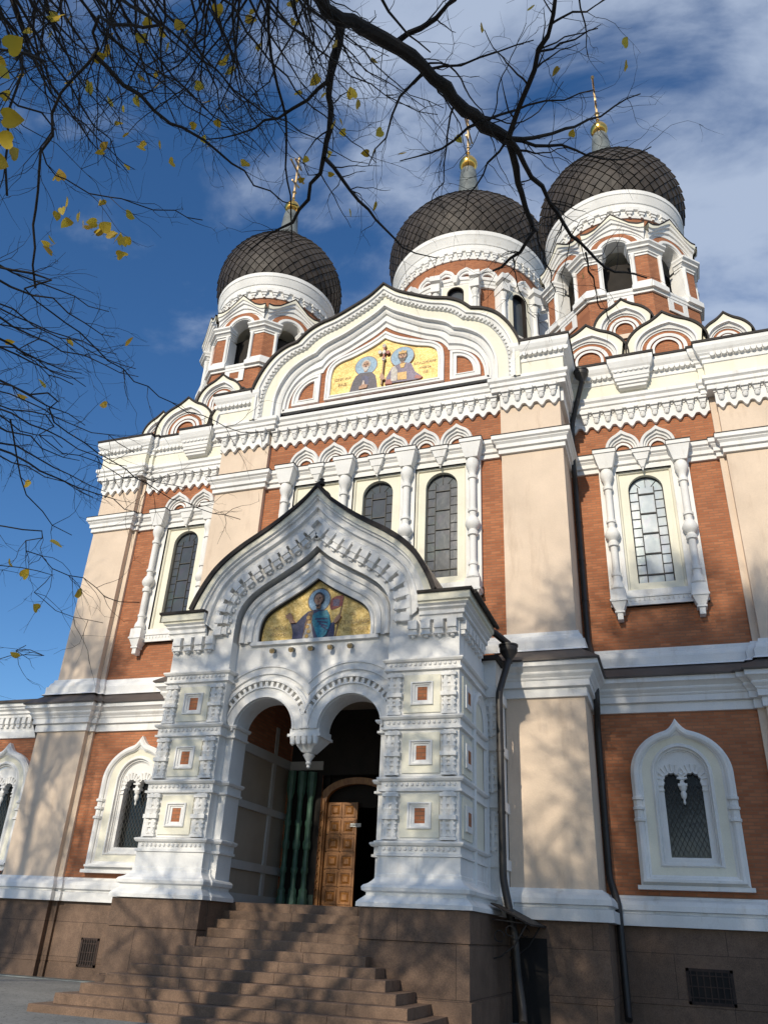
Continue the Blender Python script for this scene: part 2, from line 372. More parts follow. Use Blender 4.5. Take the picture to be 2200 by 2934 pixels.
def ogee(w, zb, zs, za, n=22, tip=0.22, rise=None, tw=0.42):     # half-width w, foot zb, spring zs, apex za: round arch with a small raised tip
    rz = rise or (za - zs) * (1 - tip)
    h = []
    for i in range(n):
        a = PI / 2 - (PI / 2) * i / (n - 1)
        x = w * math.cos(a); z = zs + rz * math.sin(a)
        e = max(0, 1 - x / (w * tw)); z += (za - zs - rz) * e ** 1.8
        h.append((x, z))
    h.append((w, zb)); return mirror(h)

cath = thing('cathedral', 'brick and white-plaster onion-domed cathedral with gold mosaics and an arched entrance porch', 'cathedral')

# ------------------------------------------------------------------ the cathedral's body
def mir(path): return list(path) + [(-x, y) for x, y in reversed(path)]
UPL = [(-11.9, 16), (-11.9, -0.30), (-10.30, -0.30), (-10.30, -0.10), (-10.12, -0.10), (-10.12, 0), (-5.80, 0), (-5.80, -1.85), (-3.98, -1.85), (-3.98, -1.68)]
LOL = [(-12.05, 16), (-12.05, -0.50), (-10.12, -0.50), (-10.12, -0.34), (-9.93, -0.34), (-9.93, -0.25), (-5.92, -0.25), (-5.92, -2.12), (-3.95, -2.12), (-3.95, -2.0)]
UP, LO = mir(UPL), mir(LOL)

def wall(name, path, z0, z1, mat):
    mb = MB(); mb.plan(path, [(0, z0), (0, z1)], mat, cap=False); return mb.build(name, cath)
for s in (0, 1):
    f = (lambda p: [(-x, y) for x, y in reversed(p)]) if s else (lambda p: p)
    wall('pilaster', f(UPL[:6]), 8.2, 16.95, 'beige')
    wall('pilaster', f(UPL[6:10]), 8.2, 16.95, 'beige')
    wall('pilaster', f(LOL[:6]), 2.4, 7.1, 'beige')
    wall('pilaster', f(LOL[6:10]), 2.4, 7.1, 'beige')
def holed(name, x0, x1, z0, z1, y, holes, mat='brick'):
    mb = MB(); mb.extr([(x0, z0), (x1, z0), (x1, z1), (x0, z1)], holes, y, y, mat); return mb.build(name, cath)
def rect(cx, w, z0, z1): return [(cx - w, z0), (cx + w, z0), (cx + w, z1), (cx - w, z1)]
WX = 7.95
CW = (-2.07, 0.0, 2.07)
for s in (-1, 1):
    a, b = sorted((s * 10.12, s * 5.8)); holed('brick_wall', a, b, 8.2, 16.95, 0, [rect(s * WX, 0.82, 10.4, 14.36)])
    a, b = sorted((s * 9.93, s * 5.92)); holed('brick_wall', a, b, 2.4, 7.1, -0.25, [rect(s * WX, 0.6, 3.3, 5.97)])
holed('brick_wall', -3.98, 3.98, 8.2, 16.95, -1.68, [rect(c, 0.82, 10.4, 14.36) for c in CW])
holed('brick_wall', -3.95, 3.95, 2.0, 8.2, -2.0, [rect(0, 0.95, 1.9, 5.2)])

LOa = LOL[:-1] + [(-3.95, -2.0), (-2.3, -2.0)]; LOb = [(-x, y) for x, y in reversed(LOa)]
mb = MB()
for P0 in (LOa, LOb): mb.plan(P0, [(0.14, -0.6), (0.14, 0.42), (0.155, 0.43), (0.155, 1.955), (-0.2, 1.957)], 'granite')
mb.build('plinth', cath)
mb = MB()
for P0 in (LOa, LOb): mb.plan(P0, [(0.05, 1.96), (0.30, 1.962), (0.30, 2.20), (0.20, 2.22), (0.20, 2.27), (0.285, 2.29), (0.27, 2.40), (0.21, 2.49), (0.11, 2.55), (0.08, 2.60), (0, 2.61)], 'white')
mb.build('base_moulding', cath)
mb = MB()
ZM = lambda pr, a, b, c, d: [(q[0], c + (q[1] - a) * (d - c) / (b - a)) + tuple(q[2:]) for q in pr]
mb.plan(LO, ZM([(0, 6.93), (0.07, 6.935), (0.07, 7.17), (0.05, 7.18), (0.05, 7.20), (0.15, 7.22), (0.15, 7.40), (0.17, 7.41), (0.19, 7.45), (0.19, 7.47), (0.26, 7.56), (0.27, 7.60), (0.25, 7.61), (0.25, 7.63), (0.34, 7.72), (0.40, 7.76), (0.40, 7.90), (0.2, 7.91)], 6.93, 7.9, 6.92, 7.76), 'white'); mb.build('mid_cornice', cath)
mb = MB()
mb.plan(LO, [(0.2, 7.765), (0.455, 7.76), (0.46, 7.80), (-0.25, 8.34)], 'skirt'); o = mb.build('skirt_roof', cath)
mb = MB()
mb.plan(UP, [(0.3, 8.15), (0.22, 8.22), (0.22, 8.44), (0.17, 8.46), (0.17, 8.49), (0.14, 8.58), (0.09, 8.62), (0.07, 8.72), (0, 8.73)], 'white'); mb.build('base_moulding', cath)
mb = MB()
SC = [(0, 14.44), (0.08, 14.445), (0.08, 14.60), (0.06, 14.61), (0.06, 14.63), (0.14, 14.65), (0.14, 14.80), (0.20, 14.88), (0.20, 14.91), (0.26, 14.96), (0.26, 15.12), (0.1, 15.122)]
SC = ZM(SC, 14.44, 15.12, 14.40, 14.97)
mb.plan(UP, SC, 'white'); mb.plan(UP, [(0.1, 14.972), (0.275, 14.971), (0.275, 14.995), (-0.01, 15.04)], 'darkmetal'); mb.build('string_course', cath)

# corbelled frieze: zigzag plate, stepped corbels with rounded drops, on every front segment
def frieze(x0, x1, y, z0=15.94, z1=16.62, depth=0.30):
    mb = MB(); n = max(1, round((x1 - x0) / 0.36)); p = (x1 - x0) / n
    poly = [(x1, z1), (x0, z1)]
    for i in range(n):
        a = x0 + i * p
        poly += [(a, z0 + 0.17), (a + p * .16, z0 + 0.155), (a + p * .38, z0 + 0.03), (a + p * .5, z0), (a + p * .62, z0 + 0.03), (a + p * .84, z0 + 0.155)]
    poly += [(x1, z0 + 0.17)]
    mb.extr(poly, [], y - 0.11, y + 0.02, 'white')
    for i in range(n):
        c = x0 + (i + .5) * p; w = p * .33
        mb.box(c - w, c + w, y - depth, y, z1 - 0.11, z1 + 0.02, 'white')
        mb.frustum(c, y - depth * .40, z1 - 0.24, z1 - 0.11, w * .62, depth * .38, w * .92, depth * .42, 'white')
        mb.box(c - w * .74, c + w * .74, y - depth * .70, y, z1 - 0.28, z1 - 0.24, 'white')
        mb.lathe([(0.0, -0.15), (0.05, -0.13), (0.08, -0.08), (0.085, -0.03), (0.09, 0)], (c, y - depth * .42, z1 - 0.28), 'white', 8, cap=False)
        # slim spandrel rib between corbels
        e = x0 + i * p; mb.box(e - 0.03, e + 0.03, y - depth * .5, y, z1 - 0.10, z1, 'white')
    return mb.build('frieze', cath)
for s in (-1, 1):
    for a, b, y in ((10.27, 11.93, -0.30), (5.85, 10.1, 0.0), (4.0, 5.82, -1.85)):
        x0, x1 = sorted((s * a, s * b)); frieze(x0, x1, y)
    mb = MB(); xs = s * 5.8      # plain return of the frieze on the flank of the central bay
    mb.box(min(xs, xs + s * 0.12), max(xs, xs + s * 0.12), -1.80, 0.0, 16.10, 16.60, 'white'); mb.build('frieze', cath)
frieze(-3.96, 3.96, -1.68)

def scallops(mb, x0, x1, y, z, r=0.075, mat='white'):      # row of small drops under a moulding
    n = max(2, round((x1 - x0) / (2.15 * r))); p = (x1 - x0) / n
    for i in range(n):
        c = x0 + (i + .5) * p
        mb.extr([(c - r, z + r)] + [(c + r * math.cos(a), z + r * math.sin(a)) for a in [PI + PI * k / 6 for k in range(7)]] + [(c + r, z + r)], [], y, y + 0.1, mat)
CORN = [(0.02, 16.86, 'white'), (0.32, 16.87, 'white'), (0.32, 16.99, 'white'), (0.30, 17.0, 'white'), (0.30, 17.03, 'white'), (0.38, 17.05, 'white'), (0.38, 17.14, 'white'), (0.36, 17.15, 'white'), (0.36, 17.18, 'white'), (0.45, 17.24, 'white'), (0.45, 17.36, 'white'), (0.28, 17.38, 'white')]
TOP = [(0.28, 17.38, 'cream'), (0.28, 17.86, 'cream'), (0.33, 17.88, 'white'), (0.33, 18.02, 'white'), (0.40, 18.06, 'white'), (0.40, 18.14, 'white'), (0.47, 18.20, 'white'), (0.47, 18.22, 'white'), (0.54, 18.30, 'white'), (0.60, 18.42, 'white'), (0.60, 18.56, 'white'), (0.5, 18.58, 'white')]
DK = [(0.5, 18.572, 'darkmetal'), (0.64, 18.57, 'darkmetal'), (0.65, 18.65, 'darkmetal'), (0.0, 18.74, 'darkmetal')]
CORN, TOP, DK = [[(q_[0] * 0.72,) + tuple(q_[1:]) for q_ in ZM(q, 16.86, 18.56, 16.58, 18.24)] for q in (CORN, TOP, DK)]
zt = lambda z: 16.58 + (z - 16.86) * 1.66 / 1.70
mb = MB(); mb.plan(UP, CORN, 'white'); mb.build('cornice', cath)
GX = 4.60
TL = UPL[:8] + [(-4.42, -1.85)]; TLD = UPL[:8] + [(-4.70, -1.85)]
for s in (0, 1):
    path = [(-x, y) for x, y in reversed(TL)] if s else TL
    mb = MB(); mb.plan(path, TOP, 'white')
    for a, b, y in ((10.3, 12.3, -0.30), (6.4, 9.9, 0.0), (4.62, 6.2, -1.85)):
        x0, x1 = sorted(((1 if s else -1) * a, (1 if s else -1) * b)); scallops(mb, x0, x1, y - 0.36, zt(18.12))
    # projecting bracket over the side window
    c = WX if s else -WX
    bp = [(c - 0.42, 0.1), (c - 0.42, -0.40), (c + 0.42, -0.40), (c + 0.42, 0.1)]
    mb.plan(bp, ZM([(-0.2, 17.52), (0.0, 17.53), (0.0, 17.62), (0.05, 17.64), (0.05, 17.72), (0.10, 17.75), (0.10, 17.86), (0.13, 17.88), (0.13, 18.02), (0.17, 18.08), (0.17, 18.14), (0.22, 18.22), (0.28, 18.40), (0.28, 18.56), (0.1, 18.58)], 16.86, 18.56, 16.58, 18.24), 'white')
    scallops(mb, c - 0.55, c + 0.55, -0.58, zt(18.12))
    mb.plan(bp, ZM([(0.1, 18.575), (0.31, 18.57), (0.32, 18.65), (-0.1, 18.74)], 16.86, 18.56, 16.58, 18.24), 'darkmetal')
    mb.plan([(-x, y) for x, y in reversed(TLD)] if s else TLD, DK, 'darkmetal')
    mb.build('cornice', cath)

mb = MB(); mb.box(-11.7, 11.7, -0.1, 22, 18.05, 18.22, 'skirt'); mb.box(-5.7, 5.7, -1.7, 1.0, 18.0, 18.21, 'skirt'); mb.build('roof', cath)
# solid body behind the facade (rear and flanks)
mb = MB(); mb.plan([(-12.0, 16), (-12.0, 30), (12.0, 30), (12.0, 16)][::1], [(0, -0.5), (0, 18.1)], 'brick', cap=False); mb.build('rear_wall', cath)

# ------------------------------------------------------------------ tall windows
COLP = [(0.165, 14.60), (0.19, 14.50), (0.20, 14.38), (0.165, 14.26), (0.12, 14.16), (0.105, 14.06), (0.105, 14.02), (0.145, 14.0), (0.145, 13.90), (0.105, 13.88), (0.105, 12.86), (0.145, 12.84), (0.145, 12.76), (0.105, 12.74), (0.105, 12.60), (0.14, 12.56), (0.21, 12.42), (0.225, 12.34), (0.19, 12.24), (0.115, 12.16), (0.115, 12.12), (0.155, 12.10), (0.155, 11.98), (0.10, 11.96), (0.10, 11.12), (0.14, 11.10), (0.14, 11.02), (0.115, 11.0), (0.115, 10.86), (0.175, 10.74), (0.19, 10.62), (0.13, 10.56)]
def column(x, y, parent):
    mb = MB(); mb.lathe([(r, z) for r, z in reversed(COLP)], (x, y, 0), 'white', 14)
    mb.frustum(x, y + 0.06, 14.60, 15.10, 0.19, 0.25, 0.32, 0.34, 'white'); mb.box(x - 0.34, x + 0.34, y - 0.31, y + 0.2, 15.10, 15.22, 'white'); mb.box(x - 0.355, x + 0.355, y - 0.325, y + 0.25, 15.222, 15.25, 'darkmetal')
    mb.box(x - 0.235, x + 0.235, y - 0.19, y + 0.2, 14.78, 14.83, 'white')
    mb.box(x - 0.21, x + 0.21, y - 0.17, y + 0.2, 10.26, 10.56, 'white'); mb.box(x - 0.235, x + 0.235, y - 0.195, y + 0.2, 10.20, 10.26, 'white')
    mb.frustum(x, y + 0.05, 9.93, 10.20, 0.10, 0.14, 0.21, 0.22, 'white'); mb.box(x - 0.13, x + 0.13, y - 0.10, y + 0.2, 9.88, 9.93, 'white'); mb.box(x - 0.075, x + 0.075, y - 0.06, y + 0.2, 9.68, 9.88, 'white')
    mb.v = [(p[0], p[1], 1.54 + (p[2] - 1.54) * 0.980) for p in mb.v]
    return mb.build('column', parent)
def hood(x, y, z, w, parent, za=0.80):     # small round ogee hood moulding
    mb = MB(); o = shift(ogee(w, 0, 0.12, za, 16, 0.17), x, z); i = shift(ogee(w * .60, 0, 0.10, za * .56, 16, 0.04), x, z)
    mb.loft(o, i, [(0, y + 0.02, 'white'), (0, y - 0.20, 'white'), (0.12, y - 0.24, 'white'), (0.42, y - 0.22, 'white'), (0.5, y - 0.15, 'white'), (0.72, y - 0.14, 'white'), (0.78, y - 0.08, 'white'), (1, y - 0.07, 'white'), (1, y + 0.0, 'white')])
    mb.loft(i, shift(ogee(w * .42, 0, 0.08, za * .40, 16, 0.03), x, z), [(0, y - 0.012, 'brick'), (0.35, y - 0.012, 'brick'), (0.36, y - 0.06, 'white'), (1, y - 0.06, 'white'), (1, y - 0.01, 'white')])
    return mb.build('ogee_hood', parent)
def keystone(x, y, parent):
    mb = MB(); mb.box(x - 0.27, x + 0.27, y - 0.34, y, 15.10, 15.22, 'white'); mb.box(x - 0.285, x + 0.285, y - 0.355, y, 15.222, 15.25, 'darkmetal')
    mb.frustum(x, y - 0.16, 14.86, 15.10, 0.155, 0.12, 0.235, 0.15, 'white'); mb.frustum(x, y - 0.15, 14.62, 14.86, 0.04, 0.06, 0.13, 0.11, 'white'); mb.frustum(x, y - 0.14, 14.52, 14.62, 0.01, 0.02, 0.035, 0.05, 'white')
    mb.v = [(p[0], p[1], 1.54 + (p[2] - 1.54) * 0.980) for p in mb.v]
    return mb.build('keystone', parent)
def tall_window(x, y, gl, fl=1.30, fr=1.30, bars='lattice', cols=True):
    mb = MB()
    mb.extr([(-fl, 9.95), (fr, 9.95), (fr, 14.46), (-fl, 14.46)], [rect(0, 0.80, 10.42, 14.34)], -0.13, 0.03, 'white')
    mb.extr(rect(0, 0.815, 10.38, 14.36), [arch_loop(0, 0.50, 10.68, 13.70, 16)], 0.03, 0.26, 'cream')
    fr_ = rect(0, 0.80, 10.42, 14.34); f2 = rect(0, 0.72, 10.50, 14.26)
    mb.loft(fr_, f2, [(0, -0.128, 'white'), (0, -0.05, 'white'), (0.7, -0.03, 'cream'), (1, 0.03, 'cream')], True)
    scallops(mb, -fl + 0.15, fr - 0.15, -0.16, 10.12, 0.06)
    mb.box(-fl, fr, -0.17, 0, 9.95, 10.06, 'white'); mb.box(-fl, fr, -0.19, 0, 10.18, 10.24, 'white')
    w = mb.build('tall_window', cath, loc=(x, y, 0))
    g = MB(); g.extr(arch_loop(0, 0.52, 10.66, 13.70, 16), [], 0.20, 0.22, gl, back=True); g.build('glass_pane', w)
    b = MB(); mt = 'iron' if gl == 'glasspale' else 'grille'; t = 0.014 if gl == 'glasspale' else 0.008
    lw = arch_loop(0, 0.50, 10.68, 13.70, 16); b.loft(lw, arch_loop(0, 0.47, 10.71, 13.70, 16), [(0, 0.19, mt), (0.2, 0.16, mt), (1, 0.16, mt), (1, 0.20, mt)], True)
    for xx in (-0.23, 0.23): b.box(xx - t, xx + t, 0.165, 0.195, 10.7, 13.86, mt)
    for k in range(5):
        z = 10.98 + k * 0.66; b.box(-0.23, 0.23, 0.160, 0.192, z - t * 1.4, z + t * 1.4, mt)
    b.box(-0.47, 0.47, 0.167, 0.193, 10.97, 10.99, mt)
    for k in range(10):
        z = 11.0 + k * 0.30
        for s in (-1, 1): b.box(min(s * .23, s * .48), max(s * .23, s * .48), 0.17, 0.19, z - 0.5 * t, z + 0.5 * t, mt)
    b.box(-0.007, 0.007, 0.17, 0.19, 13.86, 14.18, mt)
    for s in (-1, 1): b.tube([(s * 0.16, 0.18, 13.86), (s * 0.33, 0.18, 14.06)], 0.008, mt, 4)
    b.build('glazing_bars', w)
    if cols:
        for s in (-1, 1): column(s * 1.07, -0.25, w); hood(s * 0.515, 0.0, 14.99, 0.52, w)
        keystone(0, 0.0, w)
    return w
tall_window(WX, 0, 'glasspale')
tall_window(-WX, 0, 'glass')
for i, c in enumerate(CW): tall_window(c, -1.68, 'glass', 1.25 if i == 0 else 1.03, 1.25 if i == 2 else 1.03, cols=False)
for c in (-3.10, -1.035, 1.035, 3.10): column(c, -1.68 - 0.25, cath)
for k in range(6): hood(-2.585 + 1.034 * k, -1.68, 14.99, 0.52, cath)
for c in CW: keystone(c, -1.68, cath)

# ------------------------------------------------------------------ low arched windows with carved tracery
def low_window(x, y):
    mb = MB(); A = lambda w, zb, za, tip, dz=0: ogee(w, zb, 5.36, za, 24, tip, None, 0.24)
    o1, o2, o3, o4, o5 = A(1.20, 2.83, 6.72, 0.20), A(0.97, 3.02, 6.38, 0.14), A(0.93, 3.06, 6.30, 0.02), A(0.70, 3.25, 6.10, 0.01), A(0.56, 3.36, 5.93, 0.01)
    mb.loft(o1, o2, [(0, 0.02, 'white'), (0, -0.16, 'white'), (0.10, -0.17, 'white'), (0.12, -0.20, 'white'), (0.35, -0.25, 'white'), (0.62, -0.25, 'white'), (0.85, -0.21, 'white'), (0.88, -0.16, 'white'), (1, -0.16, 'white')], True)
    mb.loft(o2, o3, [(0, -0.16, 'white'), (1, -0.13, 'white')], True)
    mb.loft(o3, o4, [(0, -0.13, 'cream'), (0.9, -0.09, 'cream'), (1, -0.11, 'white')], True)
    mb.loft(o4, o5, [(0, -0.11, 'white'), (0.15, -0.14, 'white'), (0.4, -0.14, 'white'), (0.45, -0.05, 'white'), (0.75, -0.06, 'white'), (0.8, 0.0, 'white'), (1, 0.0, 'white')], True)
    def lob(c, r, a0, a1, n=13):               # scalloped small arch
        pts = []
        for k in range(n):
            a = a0 + (a1 - a0) * k / (n - 1); rr = r * (1.0 if k % 2 else 0.84); pts.append((c + rr * math.cos(a), 5.22 + rr * math.sin(a)))
        return pts
    op = [(-0.45, 3.46), (-0.45, 5.12)] + lob(-0.235, 0.215, PI * 1.05, -0.1) + [(-0.06, 5.12), (0.06, 5.12)] + lob(0.235, 0.215, PI * 1.1, -0.05) + [(0.45, 5.12), (0.45, 3.46)]
    mb.extr([(p[0] * 1.02, p[1]) for p in o5], [op], 0.02, 0.30, 'white')
    for c in (-0.235, 0.235):                   # petals of the fan tracery
        for k in range(9):
            a = PI * (k + 0.5) / 9
            mb.tube([(c + 0.24 * math.cos(a), 0.02, 5.22 + 0.24 * math.sin(a)), (c + 0.36 * math.cos(a), 0.0, 5.22 + 0.40 * math.sin(a))], [0.018, 0.032], 'white', 5)
    for s in (-1, 1):
        mb.box(min(s * .44, s * .57), max(s * .44, s * .57), -0.02, 0.1, 4.98, 5.02, 'white'); mb.box(min(s * .44, s * .57), max(s * .44, s * .57), -0.02, 0.1, 5.10, 5.14, 'white')
        for z in (4.28, 4.55, 4.78): mb.lathe([(0.10, -0.05), (0.14, -0.03), (0.14, 0.03), (0.10, 0.05)], (s * 1.085, -0.17, z), 'white', 10)
    mb.box(-1.28, 1.28, -0.24, 0, 2.74, 2.83, 'white'); mb.box(-1.14, 1.14, -0.30, 0, 2.90, 2.96, 'white')
    w = mb.build('arched_window', cath, loc=(x, y, 0))
    p = MB(); p.lathe([(0.004, 4.66), (0.03, 4.70), (0.022, 4.78), (0.06, 4.84), (0.075, 4.92), (0.05, 4.98), (0.09, 5.04), (0.10, 5.13)], (0, 0.09, 0), 'white', 10); p.box(-0.11, 0.11, 0.0, 0.22, 5.10, 5.16, 'white'); p.build('pendant', w)
    g = MB(); g.extr(rect(0, 0.56, 3.4, 5.6), [], 0.27, 0.29, 'glassdark', back=True); g.build('glass_pane', w)
    b = MB(); n = 8; sp = 0.90 / n                # wrought lattice in front of the pane
    for k in range(-18, 9):
        for s in (-1, 1):
            pts = []
            for t in (0, 1):
                pass
            z0 = 3.47 + (k * sp * 1.9); x0, x1, za, zb_ = -0.45, 0.45, z0, z0 + 0.90 * 1.9
            lo, hi = max(za, 3.47), min(zb_, 5.15)
            if hi - lo > 0.02:
                f = lambda z: x0 + (z - za) / 1.9
                b.tube([(s * f(lo), 0.17 + 0.008 * s, lo), (s * f(hi), 0.17 + 0.008 * s, hi)], 0.006, 'grille', 4)
    b.build('grille', w)
    return w
for x in (WX, -WX): low_window(x, -0.25)

# ------------------------------------------------------------------ flat mosaics
def text_mesh(body, x, y, z, size, mat, parent, name='inscription', spacing=1.0):
    cu = bpy.data.curves.new(name, 'FONT'); cu.body = body; cu.size = size; cu.align_x = 'CENTER'; cu.space_character = spacing
    t = bpy.data.objects.new('tmp', cu); COL.objects.link(t)
    dg = bpy.context.evaluated_depsgraph_get(); me = bpy.data.meshes.new_from_object(t.evaluated_get(dg)); bpy.data.objects.remove(t)
    me.materials.clear(); me.materials.append(MATS[mat]); me.name = name
    me.transform(Matrix.Translation((x, y, z)) @ Matrix.Rotation(PI / 2, 4, 'X'))
    o = bpy.data.objects.new(name, me); COL.objects.link(o); o.parent = parent; return o
def ell(cx, cz, rx, rz, n=20, rot=0): return [(cx + rx * math.cos(2 * PI * k / n) * math.cos(rot) - rz * math.sin(2 * PI * k / n) * math.sin(rot), cz + rx * math.cos(2 * PI * k / n) * math.sin(rot) + rz * math.sin(2 * PI * k / n) * math.cos(rot)) for k in range(n)]
class Flat:
    def __init__(s, y): s.mb = MB(); s.y = y; s.k = 0
    def p(s, poly, mat): s.k += 1; s.mb.extr(poly, [], s.y - 0.003 * s.k, s.y, mat)
    def face(s, cx, cz, r, hair, beard=None, crown=False):
        s.p(ell(cx, cz + r * .22, r * 1.02, r * 1.20), hair)
        s.p([(cx - r * .36, cz - r * 1.7), (cx + r * .36, cz - r * 1.7), (cx + r * .36, cz - r * .5), (cx - r * .36, cz - r * .5)], 'mosskin')
        s.p(ell(cx, cz, r * .74, r * 1.05), 'mosskin')
        if beard: s.p([(cx - r * .74, cz - r * .15), (cx - r * .4, cz - r * .45), (cx, cz - r * .4), (cx + r * .4, cz - r * .45), (cx + r * .74, cz - r * .15), (cx + r * .58, cz - r * 1.0), (cx, cz - r * 1.6), (cx - r * .58, cz - r * 1.0)], beard)
        for q in (-1, 1):
            s.p(ell(cx + q * r * .28, cz + r * .12, r * .13, r * .07, 8), 'moshair'); s.p([(cx + q * r * .12, cz + r * .26), (cx + q * r * .46, cz + r * .22), (cx + q * r * .46, cz + r * .30), (cx + q * r * .12, cz + r * .34)], 'moshair')
        s.p([(cx - r * .05, cz + r * .15), (cx + r * .06, cz + r * .15), (cx + r * .13, cz - r * .28), (cx - r * .10, cz - r * .28)], 'mosbrown')
        s.p(ell(cx, cz - r * .5, r * .2, r * .06, 8), 'mosred')
        if crown: s.p([(cx - r * .75, cz + r * .55), (cx + r * .75, cz + r * .55), (cx + r * .82, cz + r * 1.25), (cx + r * .42, cz + r * .98), (cx, cz + r * 1.5), (cx - r * .42, cz + r * .98), (cx - r * .82, cz + r * 1.25)], 'mosochre')

# ------------------------------------------------------------------ the great gable
def two_piece(h, k, n1=26, n2=18): a = smooth_curve(h[:k + 1], n1); b = smooth_curve(h[k:], n2); return a + b[1:]
G_out = mirror(two_piece([(0, 22.13), (0.28, 21.86), (0.58, 21.62), (1.2, 21.28), (1.79, 21.0), (2.35, 20.83), (2.78, 20.58), (3.14, 20.20), (3.6, 20.05), (4.02, 19.74), (4.38, 19.22), (4.64, 18.6), (4.70, 18.25)], 7))
G_out = [(p[0], p[1] - 0.15) for p in G_out]
G_in = mirror(two_piece([(0, 20.97), (0.3, 20.72), (0.66, 20.49), (1.36, 20.06), (1.9, 19.82), (2.15, 19.68), (2.33, 19.48), (2.77, 19.28), (3.26, 18.9), (3.57, 18.37), (3.70, 17.85), (3.71, 17.37)], 6))
G_br = mirror(two_piece([(0, 20.44), (0.3, 20.20), (0.67, 19.98), (1.43, 19.58), (1.95, 19.34), (2.2, 19.06), (2.27, 18.9), (2.76, 18.8), (3.21, 18.48), (3.43, 18.03), (3.5, 17.5)], 6))
G_br = [(p[0], max(p[1], 17.50)) for p in G_br]
G_out = [(G_out[0][0], 17.0)] + G_out + [(G_out[-1][0], 17.0)]; G_in = [(G_in[0][0], 17.0)] + G_in + [(G_in[-1][0], 17.0)]
mb = MB(); Y = -1.70
mb.loft(G_out, G_in, [(0, Y, 'cream'), (0, Y - 0.52, 'cream'), (0.13, Y - 0.52, 'cream'), (0.14, Y - 0.56, 'white'), (0.20, Y - 0.56, 'white'), (0.21, Y - 0.50, 'white'), (0.30, Y - 0.48, 'white'), (0.31, Y - 0.42, 'white'), (0.38, Y - 0.40, 'white'), (0.40, Y - 0.34, 'white'), (0.43, Y - 0.34, 'cream'), (0.72, Y - 0.32, 'cream'), (0.73, Y - 0.36, 'white'), (0.80, Y - 0.36, 'white'), (0.82, Y - 0.22, 'white'), (0.93, Y - 0.20, 'white'), (1, Y - 0.16, 'white'), (1, Y - 0.09, 'white')])
mid = [(p[0] * .69 + q[0] * .31, p[1] * .69 + q[1] * .31) for p, q in zip(G_out, G_in)]
L = sum(math.dist(a, b) for a, b in zip(mid, mid[1:])); sc = resample(mid, int(L / 0.16))
for (x, z) in sc[1:-1]: mb.lathe([(0.0, -0.07), (0.055, -0.05), (0.07, 0.0), (0.07, 0.05)], (x, Y - 0.42, z), 'white', 6, cap=False)
mb.loft(G_in[1:-1], G_br, [(0, Y - 0.09, 'white'), (0.25, Y - 0.08, 'white'), (0.28, Y - 0.14, 'white'), (0.62, Y - 0.14, 'white'), (0.70, Y - 0.06, 'white'), (1, Y - 0.05, 'white'), (1, Y - 0.0, 'white')])
mb.box(-3.70, 3.70, Y - 0.14, Y, 17.36, 17.50, 'white')
gab = mb.build('gable', cath)
mb = MB(); mb.extr(G_br, [], Y - 0.01, Y + 0.2, 'brick'); mb.build('brick_panel', gab)
# roof sheet over the gable, reaching back
mb = MB(); G_out = G_out[1:-1]; up = [(p[0] * 1.012, p[1] + 0.085) for p in G_out]
mb.strip([(p[0], Y - 0.60, p[1] + 0.004) for p in G_out], [(p[0], Y - 0.60, p[1]) for p in up], 'darkmetal'); mb.strip([(p[0], Y - 0.60, p[1]) for p in up], [(p[0], 9.0, p[1]) for p in up], 'skirt'); mb.strip([(p[0], Y - 0.60, p[1] + 0.004) for p in G_out], [(p[0], Y + 0.02, p[1] + 0.004) for p in G_out], 'darkmetal')
mb.extr(G_out, [], 8.9, 9.0, 'skirt', back=True); mb.build('gable_roof', gab)
I_c = mirror(smooth_curve([(0, 19.90), (0.3, 19.70), (0.62, 19.54), (1.15, 19.32), (1.62, 19.18), (1.86, 18.98), (1.93, 18.6), (1.93, 18.2), (1.93, 17.80)], 26))
I_o = mirror(smooth_curve([(0, 20.22), (0.3, 20.0), (0.66, 19.80), (1.25, 19.55), (1.76, 19.36), (2.06, 19.06), (2.13, 18.65), (2.13, 18.2), (2.13, 17.64)], 26))
mb = MB(); mb.loft(I_o, I_c, [(0, Y - 0.0, 'white'), (0, Y - 0.10, 'white'), (0.35, Y - 0.11, 'white'), (0.40, Y - 0.07, 'white'), (0.7, Y - 0.06, 'white'), (0.74, Y - 0.10, 'white'), (1, Y - 0.10, 'white'), (1, Y + 0.06, 'white')], True)
mb.build('mosaic_frame', gab)
for s in (-1, 1):
    q = [(2.34, 17.62)] + [(2.34, 18.82)] + [(2.34 + 1.02 * math.sin(a), 17.62 + 0.20 + 1.0 * math.cos(a)) for a in [PI / 2 * k / 10 for k in range(1, 11)]] + [(3.36, 17.62)]
    qi = [(2.56, 17.82)] + [(2.56, 18.56)] + [(2.56 + 0.56 * math.sin(a), 17.84 + 0.72 * math.cos(a)) for a in [PI / 2 * k / 10 for k in range(1, 11)]] + [(3.12, 17.82)]
    mb = MB(); mb.loft([(s * x, z) for x, z in q], [(s * x, z) for x, z in qi], [(0, Y, 'white'), (0, Y - 0.10, 'white'), (0.4, Y - 0.11, 'white'), (0.45, Y - 0.06, 'white'), (0.8, Y - 0.06, 'white'), (0.82, Y - 0.09, 'white'), (1, Y - 0.09, 'white'), (1, Y - 0.01, 'white')], True)
    mb.build('corner_niche', gab)
F = Flat(Y - 0.02); F.p(I_c, 'mosgold')
m1 = lambda X, Yp: ((X - 840) / 342, 17.80 + (822 - (X - 210) * 0.165 - Yp) / 268)        # sketch grid -> panel
def P_(l): return [m1(*p) for p in l]
c = m1(612, 468); F.p(ell(c[0], c[1], 0.42, 0.42, 28), 'mosbrown'); F.p(ell(c[0], c[1], 0.395, 0.395, 28), 'mosblue')
